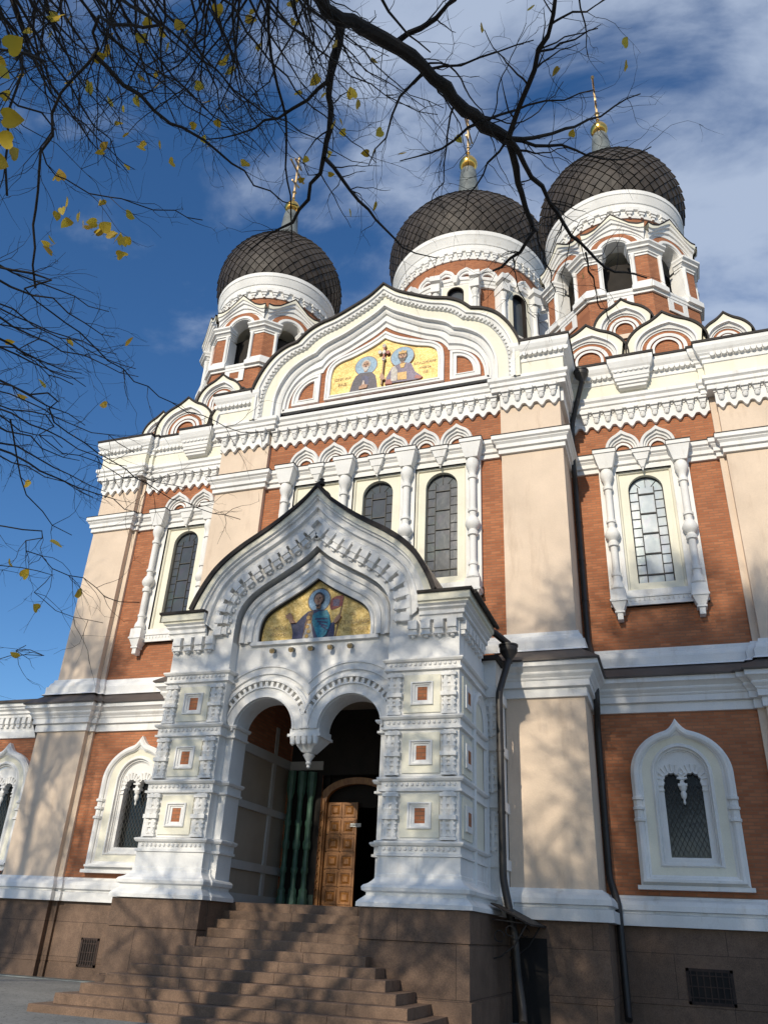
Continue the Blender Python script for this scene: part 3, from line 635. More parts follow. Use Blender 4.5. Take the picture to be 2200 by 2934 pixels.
F.p(P_([(420, 775), (455, 655), (490, 590), (540, 555), (610, 545), (690, 540), (735, 575), (755, 640), (768, 715), (600, 742)]), 'mosdark')
F.p(P_([(560, 600), (610, 580), (660, 600), (650, 690), (585, 700)]), 'mosnavy')
F.face(c[0] + 0.0, c[1] + 0.02, 0.165, 'mosgrey', 'mosgrey')
F.p(P_([(575, 700), (590, 640), (605, 650), (615, 690), (650, 690), (640, 725), (545, 745), (545, 715)]), 'mosskin'); F.p(P_([(585, 690), (592, 645), (604, 648), (602, 690)]), 'mosgrey')
c = m1(1065, 372); F.p(ell(c[0], c[1], 0.43, 0.43, 28), 'mosbrown'); F.p(ell(c[0], c[1], 0.405, 0.405, 28), 'mosblue')
F.p(P_([(865, 690), (880, 610), (940, 500), (1030, 455), (1110, 440), (1180, 450), (1225, 540), (1320, 600), (1270, 625), (1180, 640), (1000, 665)]), 'mosviolet')
F.p(P_([(870, 690), (880, 640), (960, 625), (950, 680)]), 'mosred'); F.p(P_([(1220, 620), (1240, 580), (1320, 600), (1290, 622)]), 'mosred')
F.p(P_([(940, 655), (935, 520), (975, 480), (1015, 530), (1010, 650)]), 'mosgrey'); F.p(P_([(1020, 640), (1015, 560), (1125, 545), (1130, 630)]), 'mosochre'); F.p(P_([(1040, 460), (1110, 445), (1090, 500), (1050, 505)]), 'mosochre')
F.face(c[0] + 0.02, c[1] - 0.0, 0.17, 'moshair', 'moshair', True)
F.p(P_([(820, 700), (838, 415), (850, 415), (838, 700)]), 'mosbrown'); F.p(P_([(800, 620), (820, 570), (850, 590), (870, 640), (830, 650)]), 'mosskin')
for a in (0, 1, 2, 3):
    cc = m1(840 + (50 * math.cos(a * PI / 2)), 330 + (75 * math.sin(a * PI / 2))); F.p(ell(cc[0], cc[1], 0.07, 0.08, 10), 'mosgrey' if a != 0 else 'mosred')
cc = m1(842, 330); F.p([(cc[0] - .03, cc[1] - .3), (cc[0] + .03, cc[1] - .3), (cc[0] + .03, cc[1] + .2), (cc[0] - .03, cc[1] + .2)], 'mosred'); F.p(ell(cc[0], cc[1], 0.06, 0.09, 10), 'mosgrey')
mo = F.mb.build('mosaic', gab, smooth=False)
for t, X, Yp, sz in (('ВЛАДИМИР', 1338, 440, 0.135), ('КНЯЗЬ', 1345, 495, 0.13), ('СВ', 1348, 548, 0.13), ('СЕРГИЙ', 325, 640, 0.15), ('РАД', 325, 705, 0.15)):
    x, z = m1(X, Yp); text_mesh(t, x, Y - 0.035, z, sz, 'mosink', mo)

# ------------------------------------------------------------------ entrance porch
PF = -5.70
H_out = mirror(smooth_curve([(0, 11.55), (0.2, 11.31), (0.45, 11.06), (1.0, 10.62), (1.45, 10.32), (1.88, 10.05), (2.28, 9.74), (2.6, 9.40), (2.84, 9.0), (3.0, 8.66), (3.10, 8.38)], 34))
H_mid = mirror(smooth_curve([(0, 10.70), (0.25, 10.45), (0.52, 10.22), (1.02, 9.88), (1.52, 9.58), (1.96, 9.26), (2.28, 8.88), (2.42, 8.45), (2.44, 8.1), (2.44, 7.86)], 34))
H_in = mirror(smooth_curve([(0, 10.03), (0.22, 9.82), (0.46, 9.64), (0.93, 9.35), (1.4, 9.07), (1.76, 8.78), (1.97, 8.42), (2.02, 8.0), (2.02, 7.66)], 34))
front = [(3.65, 2.0), (3.65, 8.3)] + [(p[0] * 0.97, p[1] - 0.1) for p in reversed(H_out)] + [(-3.65, 8.3), (-3.65, 2.0), (-2.02, 2.0)] + H_in + [(2.02, 2.0)]
mb = MB(); mb.extr(front, [], PF, PF + 0.30, 'white')
# cream-edged hood moulding
mb.loft(H_out, H_mid, [(0, PF + 0.1, 'cream'), (0, PF - 0.30, 'cream'), (0.22, PF - 0.29, 'cream'), (0.23, PF - 0.23, 'white'), (0.32, PF - 0.23, 'white'), (0.33, PF - 0.17, 'white'), (0.50, PF - 0.14, 'white'), (0.52, PF - 0.19, 'white'), (0.60, PF - 0.19, 'white'), (0.62, PF - 0.10, 'white'), (0.80, PF - 0.08, 'white'), (0.84, PF - 0.13, 'white'), (1, PF - 0.13, 'white'), (1, PF, 'white')])
# recessed wall with the two arches
AX, AR, ZS = 1.07, 0.75, 5.55
Ic2 = mirror(smooth_curve([(0, 9.25), (0.25, 9.07), (0.48, 8.92), (0.92, 8.67), (1.24, 8.47), (1.40, 8.26), (1.46, 7.98), (1.46, 7.69)], 34))
arc_l = [(-AX + AR * math.cos(a), ZS + AR * math.sin(a)) for a in [PI - PI * k / 20 for k in range(21)]]
arc_r = [(AX + AR * math.cos(a), ZS + AR * math.sin(a)) for a in [PI - PI * k / 20 for k in range(21)]]
inner = [(-2.02, 2.0), (-AX - AR, 2.0)] + arc_l + arc_r + [(AX + AR, 2.0), (2.02, 2.0)] + [(p[0], p[1]) for p in reversed(H_in)]
RY = PF + 0.30
mb.extr(inner, [Ic2], RY, RY + 0.62, 'white', back=True)
mb.loft(H_in, Ic2, [(0, PF + 0.01, 'white'), (0, RY - 0.02, 'white'), (0.12, RY - 0.02, 'white'), (0.13, RY - 0.12, 'white'), (0.20, RY - 0.14, 'white'), (0.34, RY - 0.12, 'white'), (0.35, RY - 0.06, 'white'), (0.52, RY - 0.06, 'white'), (0.53, RY - 0.12, 'white'), (0.60, RY - 0.13, 'white'), (0.72, RY - 0.11, 'white'), (0.73, RY - 0.05, 'white'), (0.86, RY - 0.05, 'white'), (0.87, RY - 0.09, 'white'), (1, RY - 0.08, 'white'), (1, RY + 0.08, 'white')])
mb.box(-1.66, 1.66, RY - 0.085, RY + 0.1, 7.60, 7.69, 'white')
porch = mb.build('entrance_porch', cath)
mb = MB()                                           # dentil course that climbs the hood
cl = [(p[0] * .58 + q[0] * .42, p[1] * .58 + q[1] * .42) for p, q in zip(H_mid, H_in)]
L = sum(math.dist(a, b) for a, b in zip(cl, cl[1:])); n = int(L / 0.285); pts = resample(cl, n * 2 + 1)
for k in range(n):
    a = Vector(pts[2 * k]); b = Vector(pts[2 * k + 2]); c_ = (a + b) / 2; t = (b - a).normalized(); nn = Vector((-t.y, t.x))       # nn points outward
    def blk(u0, u1, v0, v1, d):
        q = [c_ + t * u0 + nn * v0, c_ + t * u1 + nn * v0, c_ + t * u1 + nn * v1, c_ + t * u0 + nn * v1]; mb.extr([(p.x, p.y) for p in q], [], PF - d, PF + 0.01, 'white')
    blk(-0.105, 0.105, 0.04, 0.26, 0.15); blk(-0.085, 0.085, -0.06, 0.04, 0.12); blk(-0.105, 0.105, -0.10, -0.06, 0.13); blk(-0.045, 0.045, -0.16, -0.09, 0.07)
def flat_dentils(x0, x1, zt, y, d=1.0):
    n = max(1, round((x1 - x0) / 0.28)); p = (x1 - x0) / n
    for k in range(n):
        c = x0 + (k + .5) * p
        mb.box(c - 0.105, c + 0.105, y - 0.15, y + 0.01, zt - 0.2, zt, 'white'); mb.box(c - 0.09, c + 0.09, y - 0.11, y + 0.01, zt - 0.3, zt - 0.2, 'white'); mb.box(c - 0.115, c + 0.115, y - 0.125, y + 0.01, zt - 0.33, zt - 0.3, 'white'); mb.lathe([(0, -0.08), (0.05, -0.05), (0.05, 0)], (c, y - 0.05, zt - 0.33), 'white', 8, cap=False)
for s in (-1, 1): x0, x1 = sorted((s * 2.45, s * 3.66)); flat_dentils(x0, x1, 7.80, PF)
mb.build('dentil_course', porch)
# side dentils (flank)
for s in (-1, 1):
    mb = MB()
    for k in range(6):
        y = PF + 0.2 + k * 0.33; a, b = sorted((s * 3.64, s * 3.79)); mb.box(a, b, y - 0.115, y + 0.115, 7.6, 7.8, 'white'); a, b = sorted((s * 3.64, s * 3.75)); mb.box(a, b, y - 0.09, y + 0.09, 7.5, 7.6, 'white')
    mb.build('dentil_course', porch)
PPL = [(-3.65, -2.0), (-3.65, PF), (-2.02, PF), (-2.02, RY), (-1.82, RY), (-1.82, RY + 0.62), (-1.97, RY + 0.62), (-1.97, -2.0)]
def both(f):
    f(lambda p: p); f(lambda p: [(-x, y) for x, y in reversed(p)])
PI_ = []
def piers(tr):
    mb = MB(); mb.plan(tr([(-3.65, -3.5), (-3.65, PF + 0.30)]), [(0, 2.0), (0, 8.4)], 'white', cap=False); mb.plan(tr([(-3.65, -2.0), (-3.65, -3.5), (-3.0, -3.5)]), [(0, 2.0), (0, 7.5)], 'white', cap=False); mb.plan(tr([(-3.1, -1.7), (-3.1, -3.5), (-3.65, -3.5)][::1]), [(0, 7.4), (0, 8.4)], 'white', cap=False); mb.plan(tr(PPL[5:]), [(0, 2.0), (0, 6.9)], 'shadebeige', cap=False); mb.build('pier_wall', porch)
    for z0, z1, k in ((6.70, 6.92, 4), (5.42, 5.66, 6), (4.16, 4.39, 6), (2.93, 3.16, 6)):
        mb = MB(); pth = tr(PPL[:k])
        mb.plan(pth, [(0, z0 - 0.03), (0.07, z0 - 0.02), (0.07, z0 + 0.025), (0.03, z0 + 0.035), (0.03, z1 - 0.06), (0.08, z1 - 0.05), (0.11, z1 - 0.01), (0.11, z1 + 0.02), (0, z1 + 0.05)], 'white')
        sg = -1 if pth[0][0] < 0 else 1
        x0, x1 = sorted((sg * 2.05, sg * 3.62)); n = 14
        for i in range(n): mb.lathe([(0.0, -0.045), (0.035, -0.02), (0.035, 0.02), (0, 0.045)], (x0 + (i + .5) * (x1 - x0) / n, PF - 0.035, (z0 + z1) / 2), 'white', 6, cap=False)
        mb.build('band', porch)
    mb = MB(); mb.plan(tr(PPL[:4] + [(-1.98, RY), (-1.98, RY + 0.62)]), [(0, 2.92), (0.035, 2.90), (0.035, 2.60), (0.055, 2.58), (0.055, 2.52), (0.10, 2.46), (0.17, 2.40), (0.24, 2.37), (0.27, 2.33), (0.26, 2.27), (0.19, 2.24), (0.19, 2.19), (0.30, 2.10), (0.335, 2.06), (0.335, 1.985), (0, 1.98)], 'white'); mb.build('base_moulding', porch)
    mb = MB(); o = tr([(-3.65, -2.0), (-3.65, PF), (-2.02, PF), (-2.02, RY), (-2.0, RY), (-2.0, -2.0)])
    mb.plan(o, [(0.30, -0.5), (0.30, 0.52), (0.26, 0.53), (0.26, 1.40), (0.245, 1.41), (0.245, 1.43), (0.27, 1.44), (0.27, 1.975), (-0.3, 1.978)], 'granite'); mb.build('plinth', porch)
    mb = MB(); c = tr([(-2.70, PF), (-3.65, PF)][::-1]); 
    sg = -1 if tr(PPL)[0][0] < 0 or False else 1
    # eaves cornice on the front shoulder and along the flank
    pth = tr([(-3.65, -3.45), (-3.65, PF), (-2.75, PF)])
    mb.plan(pth, [(0, 7.80), (0.10, 7.81), (0.10, 7.90), (0.15, 7.92), (0.15, 8.0), (0.13, 8.01), (0.20, 8.06), (0.20, 8.10), (0.26, 8.14), (0.26, 8.18, 'cream'), (0.31, 8.2, 'cream'), (0.31, 8.37, 'cream'), (0.2, 8.38, 'white')], 'white')
    mb.plan(pth, [(0.2, 8.375), (0.36, 8.37), (0.37, 8.43), (-0.5, 8.52)], 'darkmetal'); mb.build('eaves_cornice', porch)
both(piers)
mb = MB(); up = [(p[0] * 1.03, p[1] + 0.10) for p in H_out]
mb.strip([(p[0], PF - 0.36, p[1] + 0.004) for p in H_out], [(p[0], PF - 0.36, p[1]) for p in up], 'darkmetal'); mb.strip([(p[0], PF - 0.36, p[1]) for p in up], [(p[0], -1.7, p[1]) for p in up], 'skirt'); mb.strip([(p[0], PF - 0.36, p[1] + 0.004) for p in H_out], [(p[0], PF + 0.1, p[1] + 0.004) for p in H_out], 'darkmetal')
mb.tube([(0, PF - 0.34, 11.62), (0, PF + 0.4, 11.66)], 0.06, 'darkmetal', 8); mb.lathe([(0.0, -0.03), (0.09, 0.0), (0.1, 0.06), (0.05, 0.13), (0.07, 0.17), (0, 0.2)], (0.06, PF - 0.2, 11.66), 'darkmetal', 8, cap=False)
mb.box(-3.7, 3.7, -4.75, -3.45, 8.30, 8.36, 'skirt'); mb.box(2.2, 3.7, -5.4, -4.75, 8.30, 8.36, 'skirt'); mb.box(-3.7, -2.2, -5.4, -4.75, 8.30, 8.36, 'skirt'); mb.box(-3.2, 3.2, -3.45, -1.9, 8.28, 8.34, 'skirt')
for s in (-1, 1): a, b = sorted((s * 3.0, s * 4.05)); mb.box(a, b, -3.4, -2.03, 7.62, 7.70, 'darkmetal')
mb.build('hood_roof', porch)
# archivolts over the two arches
mb = MB()
def ring(cx, r0, r1, y0, y1, n=30, lim=None):
    def pts(r):
        aL = math.acos(min(1, max(-1, (lim[1] - cx) / r))) if lim else 0
        aR = math.acos(min(1, max(-1, (lim[0] - cx) / r))) if lim else PI
        return [(cx + r * math.cos(aL + (aR - aL) * k / n), ZS + r * math.sin(aL + (aR - aL) * k / n)) for k in range(n + 1)]
    a, b = pts(r0), pts(r1); mb.loft(a, b, [(0, y1, 'white'), (0, y0, 'white'), (1, y0, 'white'), (1, y1, 'white')])
for s in (-1, 1):
    lim = (-2.02, 0.0) if s < 0 else (0.0, 2.02); cx = s * AX
    ring(cx, 0.76, 0.80, RY - 0.10, RY, lim=lim); ring(cx, 0.80, 0.985, RY - 0.07, RY, lim=lim); ring(cx, 0.985, 1.02, RY - 0.11, RY, lim=lim)
    ring(cx, 1.14, 1.19, RY - 0.13, RY, lim=lim); ring(cx, 1.19, 1.25, RY - 0.09, RY, lim=lim); ring(cx, 1.33, 1.37, RY - 0.05, RY, lim=lim); ring(cx, 1.50, 1.55, RY - 0.06, RY, lim=lim); ring(cx, 1.37, 1.50, RY - 0.03, RY, lim=lim)
    for k in range(23):
        a = PI * (k + .5) / 23; x = cx + 1.08 * math.cos(a)
        if lim[0] + 0.03 < x < lim[1] - 0.03:
            t = Vector((-math.sin(a), math.cos(a))); n = Vector((math.cos(a), math.sin(a))); c_ = Vector((cx, ZS)) + n * 1.02
            mb.extr([tuple(c_ + t * u + n * v) for u, v in ((-0.035, 0), (0.035, 0), (0.035, 0.13), (-0.035, 0.13))], [], RY - 0.10, RY, 'white')
mb.build('archivolt', porch)
mb = MB(); CY_ = RY + 0.31                          # hanging double-arch pendant
mb.box(-0.36, 0.36, RY - 0.05, RY + 0.66, 5.44, 5.56, 'white'); mb.box(-0.40, 0.40, RY - 0.09, RY + 0.68, 5.38, 5.44, 'white'); mb.frustum(0, CY_, 5.08, 5.38, 0.12, 0.16, 0.34, 0.36, 'white')
for k in range(5): mb.lathe([(0, -0.16), (0.05, -0.12), (0.07, 0), (0.07, 0.05)], (-0.28 + 0.14 * k, RY - 0.03, 5.34), 'white', 8, cap=False)
mb.lathe([(0.0, 4.74), (0.045, 4.77), (0.03, 4.81), (0.07, 4.85), (0.05, 4.89), (0.10, 4.97), (0.14, 5.03), (0.10, 5.06), (0.16, 5.10)], (0, CY_, 0), 'white', 12)
mb.frustum(0, RY - 0.03, 5.62, 6.1, 0.09, 0.05, 0.14, 0.07, 'white'); mb.box(-0.12, 0.12, RY - 0.1, RY, 5.56, 5.62, 'white')
mb.build('pendant', porch)
for k in range(5):
    mb = MB(); mb.tube([(0, 0, 0), (0, -0.09, 0.0), (0, -0.15, -0.03)], [0.05, 0.045, 0.04], 'lead', 8); mb.lathe([(0.0, -0.09), (0.05, -0.07), (0.065, -0.02), (0.05, 0.02), (0, 0.03)], (0, -0.16, -0.02), 'goldmatte', 10, cap=False); mb.build('bracket_lamp', porch, loc=(-1.0 + 0.5 * k, RY, 7.45))
# square panels with a brick heart and stacked baluster strips
def panel(x, z, w=0.41):
    mb = MB(); yb = PF
    mb.extr(rect(0, w, -w, w), [rect(0, 0.25, -0.25, 0.25)], -0.035, 0.01, 'cream')
    mb.loft(rect(0, 0.25, -0.25, 0.25), rect(0, 0.11, -0.145, 0.145), [(0, -0.035, 'white'), (0, -0.075, 'white'), (0.25, -0.08, 'white'), (0.3, -0.045, 'white'), (0.6, -0.045, 'white'), (0.65, -0.02, 'white'), (0.85, -0.02, 'white'), (1, -0.02, 'white'), (1, 0.0, 'white')], True)
    mb.extr(rect(0, 0.115, -0.15, 0.15), [], -0.006, 0.0, 'brick')
    return mb.build('square_panel', porch, loc=(x, yb, z))
def baluster(x, z, h=0.92):
    mb = MB(); e = h / 2
    for zz, hw, d, t in ((e - .05, .17, .11, .05), (e - .22, .155, .09, .035), (e - .32, .14, .08, .03), (-.02, .175, .13, .06), (-.14, .15, .09, .03), (-.24, .15, .09, .03), (-.36, .14, .08, .03), (-e + .04, .16, .09, .04)): mb.box(-hw, hw, -d, 0.01, zz - t, zz + t * .4, 'white')
    mb.frustum(0, -0.03, 0.03, 0.12, 0.10, 0.04, 0.16, 0.08, 'white'); mb.box(-0.125, 0.125, -0.055, 0.01, -e, e, 'white')
    for q in (-0.075, 0.075): mb.lathe([(0.045, -e), (0.05, -0.3), (0.062, -0.2), (0.05, -0.08), (0.05, 0.05), (0.065, 0.18), (0.05, 0.3), (0.05, e)], (q, -0.045, 0), 'white', 8)
    return mb.build('baluster_strip', porch, loc=(x, PF, z))
for s in (-1, 1):
    for z in (6.16, 4.91, 3.67):
        panel(s * 2.835, z)
        for x in (2.22, 3.44): baluster(s * x, z)
        # flank panel and baluster
        mb = MB(); X = s * 3.65
        for yy in (-5.1,):
            a, b = sorted((X, X + s * 0.035)); mb.box(a, b, yy - 0.42, yy + 0.42, z - 0.40, z + 0.40, 'cream')
            a, b = sorted((X, X + s * 0.075)); mb.box(a, b, yy - 0.26, yy + 0.26, z - 0.25, z + 0.25, 'white'); a, b = sorted((X, X + s * 0.079)); mb.box(a, b, yy - 0.12, yy + 0.12, z - 0.13, z + 0.13, 'brick')
        mb.build('flank_panel', porch)
    # wider rear block with slim strips, and the blind arch on the flank
    mb = MB(); a, b = sorted((s * 3.6, s * 3.93)); mb.box(a, b, -3.20, -2.05, 1.98, 7.62, 'white')
    for z in (6.8, 5.54, 4.28, 3.04): a, b = sorted((s * 3.6, s * 3.99)); mb.box(a, b, -3.26, -2.04, z - 0.11, z + 0.11, 'white')
    a, b = sorted((s * 3.6, s * 4.06)); mb.box(a, b, -3.33, -2.03, 1.97, 2.35, 'white')
    for z in (6.16, 4.91, 3.67):
        for zz in (0.34, 0.16, -0.02, -0.2, -0.36): a, b = sorted((s * 3.68, s * 3.96)); mb.box(a, b, -3.25, -3.1, z + zz - 0.03, z + zz + 0.03, 'white')
        mb.lathe([(0.06, -.42), (0.07, -.2), (0.05, 0), (0.08, .2), (0.06, .42)], (s * 3.80, -3.20, z), 'white', 8)
    mb.build('rear_pier', porch)
    mb = MB(); o = arch_loop(-3.95, 0.70, 2.4, 5.9, 18); i = arch_loop(-3.95, 0.45, 2.4, 5.9, 18)
    mb.loft(o, i, [(0, 0, 'white'), (0, -0.07, 'white'), (0.3, -0.10, 'white'), (0.5, -0.05, 'white'), (0.7, -0.06, 'white'), (1, -0.02, 'white')]); mb.extr(i, [], -0.01, 0.0, 'cream')
    mb.xform(Matrix(((0, -s, 0, s * 3.65), (1, 0, 0, 0), (0, 0, 1, 0), (0, 0, 0, 1)))); mb.build('blind_arch', porch)
# interior of the porch
mb = MB(); mb.box(-2.2, 2.2, RY + 0.7, -1.9, 6.85, 6.95, 'shadebeige'); mb.box(-2.2, 2.2, -4.30, -1.6, 1.90, 2.0, 'stepstone')
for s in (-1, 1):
    for z0, z1 in ((5.28, 5.50), (4.02, 4.18), (2.70, 2.88), (2.0, 2.2)): a, b = sorted((s * 1.97, s * 1.90)); mb.box(a, b, RY + 0.63, -2.0, z0, z1, 'shadewhite'); 
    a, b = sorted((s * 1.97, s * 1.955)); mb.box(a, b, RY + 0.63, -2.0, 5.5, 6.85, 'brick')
    a, b = sorted((s * 1.97, s * 1.92)); mb.box(a, b, -3.0, -2.85, 2.2, 6.2, 'shadewhite')
    a, b = sorted((s * 1.90, s * 0.96)); mb.box(a, b, -2.06, -2.0, 5.28, 5.50, 'shadewhite'); mb.box(a, b, -2.05, -2.0, 2.0, 2.3, 'greendark')
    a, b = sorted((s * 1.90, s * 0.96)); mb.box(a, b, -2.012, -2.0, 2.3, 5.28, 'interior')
mb.box(-1.9, 1.9, -2.012, -2.0, 5.5, 6.85, 'interior'); mb.box(-0.96, 0.96, -2.012, -2.0, 5.15, 5.5, 'interior')  # near-black sheets over the brick back wall, shade given as colour
mb.build('vestibule', porch)
for z0, z1 in ((0, 1),):
    F = Flat(RY + 0.07); F.p(Ic2, 'mosgold'); m2 = lambda X, Yp: ((X - 812) / 512, 7.70 + (1015 - (X - 60) * 0.075 - Yp) / 505)
    P2 = lambda l: [m2(*p) for p in l]
    c = m2(826, 448); F.p(ell(c[0], c[1], 0.31, 0.32, 28), 'mosbrown'); F.p(ell(c[0], c[1], 0.285, 0.295, 28), 'mosblue')
    F.p(P2([(1150, 400), (1165, 405), (1085, 935), (1068, 935)]), 'mosbrown'); F.p(P2([(985, 555), (975, 520), (995, 430), (1060, 395), (1145, 385), (1148, 520), (1060, 560), (1000, 580)]), 'mosred'); F.p(P2([(1020, 530), (1015, 450), (1070, 430), (1110, 450), (1100, 530)]), 'mosviolet')
    F.p(P2([(500, 980), (505, 880), (465, 760), (540, 750), (620, 660), (690, 600), (790, 575), (900, 575), (985, 640), (1010, 750), (1060, 730), (1065, 945)]), 'mosnavy')
    F.p(P2([(690, 620), (760, 585), (770, 960), (640, 975), (660, 760)]), 'mosbrown'); F.p(P2([(640, 975), (690, 760), (740, 740), (800, 968)]), 'mosgrey')
    for k in range(5): cc = m2(700 + 20 * (k % 2), 680 + 60 * k); F.p(ell(cc[0], cc[1], 0.05, 0.05, 8), 'mosochre')
    F.p(P2([(760, 640), (850, 600), (950, 585), (985, 640), (1012, 760), (960, 900), (900, 955), (850, 940), (800, 830), (755, 740)]), 'mosteal')
    for k in range(4): F.p(P2([(800 + 30 * k, 690 + 30 * k), (960 + 8 * k, 690 + 50 * k), (965 + 8 * k, 705 + 50 * k), (800 + 30 * k, 715 + 30 * k)]), 'mosnavy')
    F.p(P2([(465, 760), (440, 710), (400, 690), (385, 640), (410, 655), (425, 630), (450, 625), (480, 660), (500, 710), (540, 755)]), 'mosskin'); F.p(P2([(1045, 740), (1080, 680), (1115, 640), (1150, 665), (1120, 720), (1080, 760)]), 'mosskin')
    F.face(c[0] + 0.005, c[1] - 0.0, 0.135, 'moshair', None); F.p(P2([(790, 528), (850, 522), (822, 556)]), 'moshair')
    mo2 = F.mb.build('mosaic', porch, smooth=False)
for t, X, Yp, sz in (('АЛЕКСАНДР', 1320, 765, 0.135), ('НЕВСКИЙ', 1350, 850, 0.125), ('СВ', 1300, 660, 0.11), ('БЛАГОВ', 300, 850, 0.12), ('КНЯЗЬ', 320, 930, 0.13)):
    x, z = m2(X, Yp); text_mesh(t, x, RY - 0.005, z, sz, 'mosink', mo2)
mb = MB(); mb.loft([(p[0] * 1.0, p[1]) for p in Ic2], [(p[0] * .985, p[1] - 0.025) for p in Ic2], [(0, RY + 0.0, 'iron'), (0, RY - 0.02, 'iron'), (1, RY - 0.02, 'iron'), (1, RY + 0.07, 'iron')]); mb.build('mosaic_frame', porch)
# portal: carved green columns, door frame and two panelled leaves
DY = -1.80
mb = MB(); mb.box(-1.9, -0.86, -1.75, -1.60, 1.9, 5.3, 'interior'); mb.box(0.86, 1.9, -1.75, -1.60, 1.9, 5.3, 'interior'); mb.box(-1.0, 1.0, -1.6, -1.5, 4.4, 5.3, 'interior'); mb.box(-2.0, 2.0, 2.4, 2.5, 1.9, 5.3, 'interior'); mb.box(-2.1, -2.0, -1.5, 2.5, 1.9, 5.3, 'interior'); mb.box(2.0, 2.1, -1.5, 2.5, 1.9, 5.3, 'interior'); mb.box(-2.0, 2.0, -1.5, 2.5, 5.3, 5.4, 'interior'); mb.box(-2.0, 2.0, -1.5, 2.5, 1.85, 1.95, 'interior')  # near-black room behind the open leaf, its darkness is in the colour
for s in (-1, 1):
    a, b = sorted((s * 0.87, s * 1.02)); mb.box(a, b, DY - 0.16, DY + 0.1, 2.0, 4.55, 'wood')
    a, b = sorted((s * 0.84, s * 0.90)); mb.box(a, b, DY - 0.10, DY + 0.1, 2.0, 4.5, 'wood')
    for k in range(12): mb.lathe([(0, -.05), (.035, 0), (0, .05)], (s * 0.945, DY - 0.17, 2.25 + k * 0.18), 'goldmatte', 6, cap=False)
mb.loft(arch_loop(0, 1.02, 4.5, 4.55, 16, 0.55), arch_loop(0, 0.84, 4.5, 4.52, 16, 0.42), [(0, DY, 'wood'), (0, DY - 0.16, 'wood'), (1, DY - 0.14, 'wood'), (1, DY, 'wood')])
portal = mb.build('portal', cath)
for s in (-1, 1):
    for x, r in ((1.20, 0.085), (1.44, 0.08), (1.68, 0.075)):
        mb = MB(); pr = [(r * 1.5, 2.0), (r * 1.5, 2.2), (r * 1.2, 2.25), (r * 1.35, 2.38), (r * .8, 2.45), (r * .8, 2.75), (r * 1.15, 2.8), (r * 1.15, 2.88), (r * .85, 2.92), (r * .85, 3.3), (r * 1.2, 3.34), (r * 1.3, 3.44), (r * 1.2, 3.5), (r * .9, 3.54), (r * .9, 3.85), (r * 1.15, 3.9), (r * 1.15, 3.98), (r * .85, 4.02), (r * .85, 4.5), (r * 1.4, 4.7), (r * 1.5, 4.9), (r * 1.5, 5.2)]
        mb.lathe(pr, (s * x, -2.14 - 0.10 * (x > 1.4) - 0.12 * (x > 1.6), 0), 'green', 8); mb.build('carved_column', portal)
for s in (-1, 1):
    mb = MB(); a, b = sorted((0.004 * s, s * 0.845)); mb.extr([(a, 2.02), (b, 2.02), (b, 4.5), (b if s < 0 else b, 4.5), (a, 4.5)], [], DY, DY + 0.06, 'wood')
    for r_ in range(6):
        for c_ in range(2):
            x0 = a + 0.07 + c_ * 0.385; z0 = 2.12 + r_ * 0.405
            mb.extr(rect(x0 + 0.165, 0.165, z0, z0 + 0.33), [rect(x0 + 0.165, 0.125, z0 + 0.04, z0 + 0.29)], DY - 0.03, DY, 'wood'); mb.frustum(x0 + 0.165, 0, 0, 0.035, 0.105, 0.105, 0.06, 0.06, 'wood')
            st = len(mb.v) - 8
            mb.v[st:] = [(p[0], DY - p[2], z0 + 0.165 + p[1]) for p in mb.v[st:]]
        for xx in (a + 0.042, a + 0.42, b - 0.042): mb.lathe([(0, -.02), (.018, 0), (0, .02)], (xx, DY - 0.012, 2.10 + r_ * 0.405), 'iron', 6, cap=False)
    mb.box(a if s > 0 else b - 0.05, a + 0.05 if s > 0 else b, DY - 0.02, DY, 2.02, 4.5, 'wood')
    dl = mb.build('door_leaf', portal)
    if s > 0: dl.matrix_local = Matrix.Translation((0.84, DY, 0)) @ Matrix.Rotation(R_(-97), 4, 'Z') @ Matrix.Translation((-0.845, -DY, 0))
    if s < 0:
        mb = MB(); mb.box(-0.17, 0.12, DY - 0.045, DY - 0.034, 3.90, 3.99, 'signwhite'); mb.box(-0.10, 0.02, DY - 0.048, DY - 0.044, 3.935, 3.95, 'lead'); mb.build('door_sign', dl)

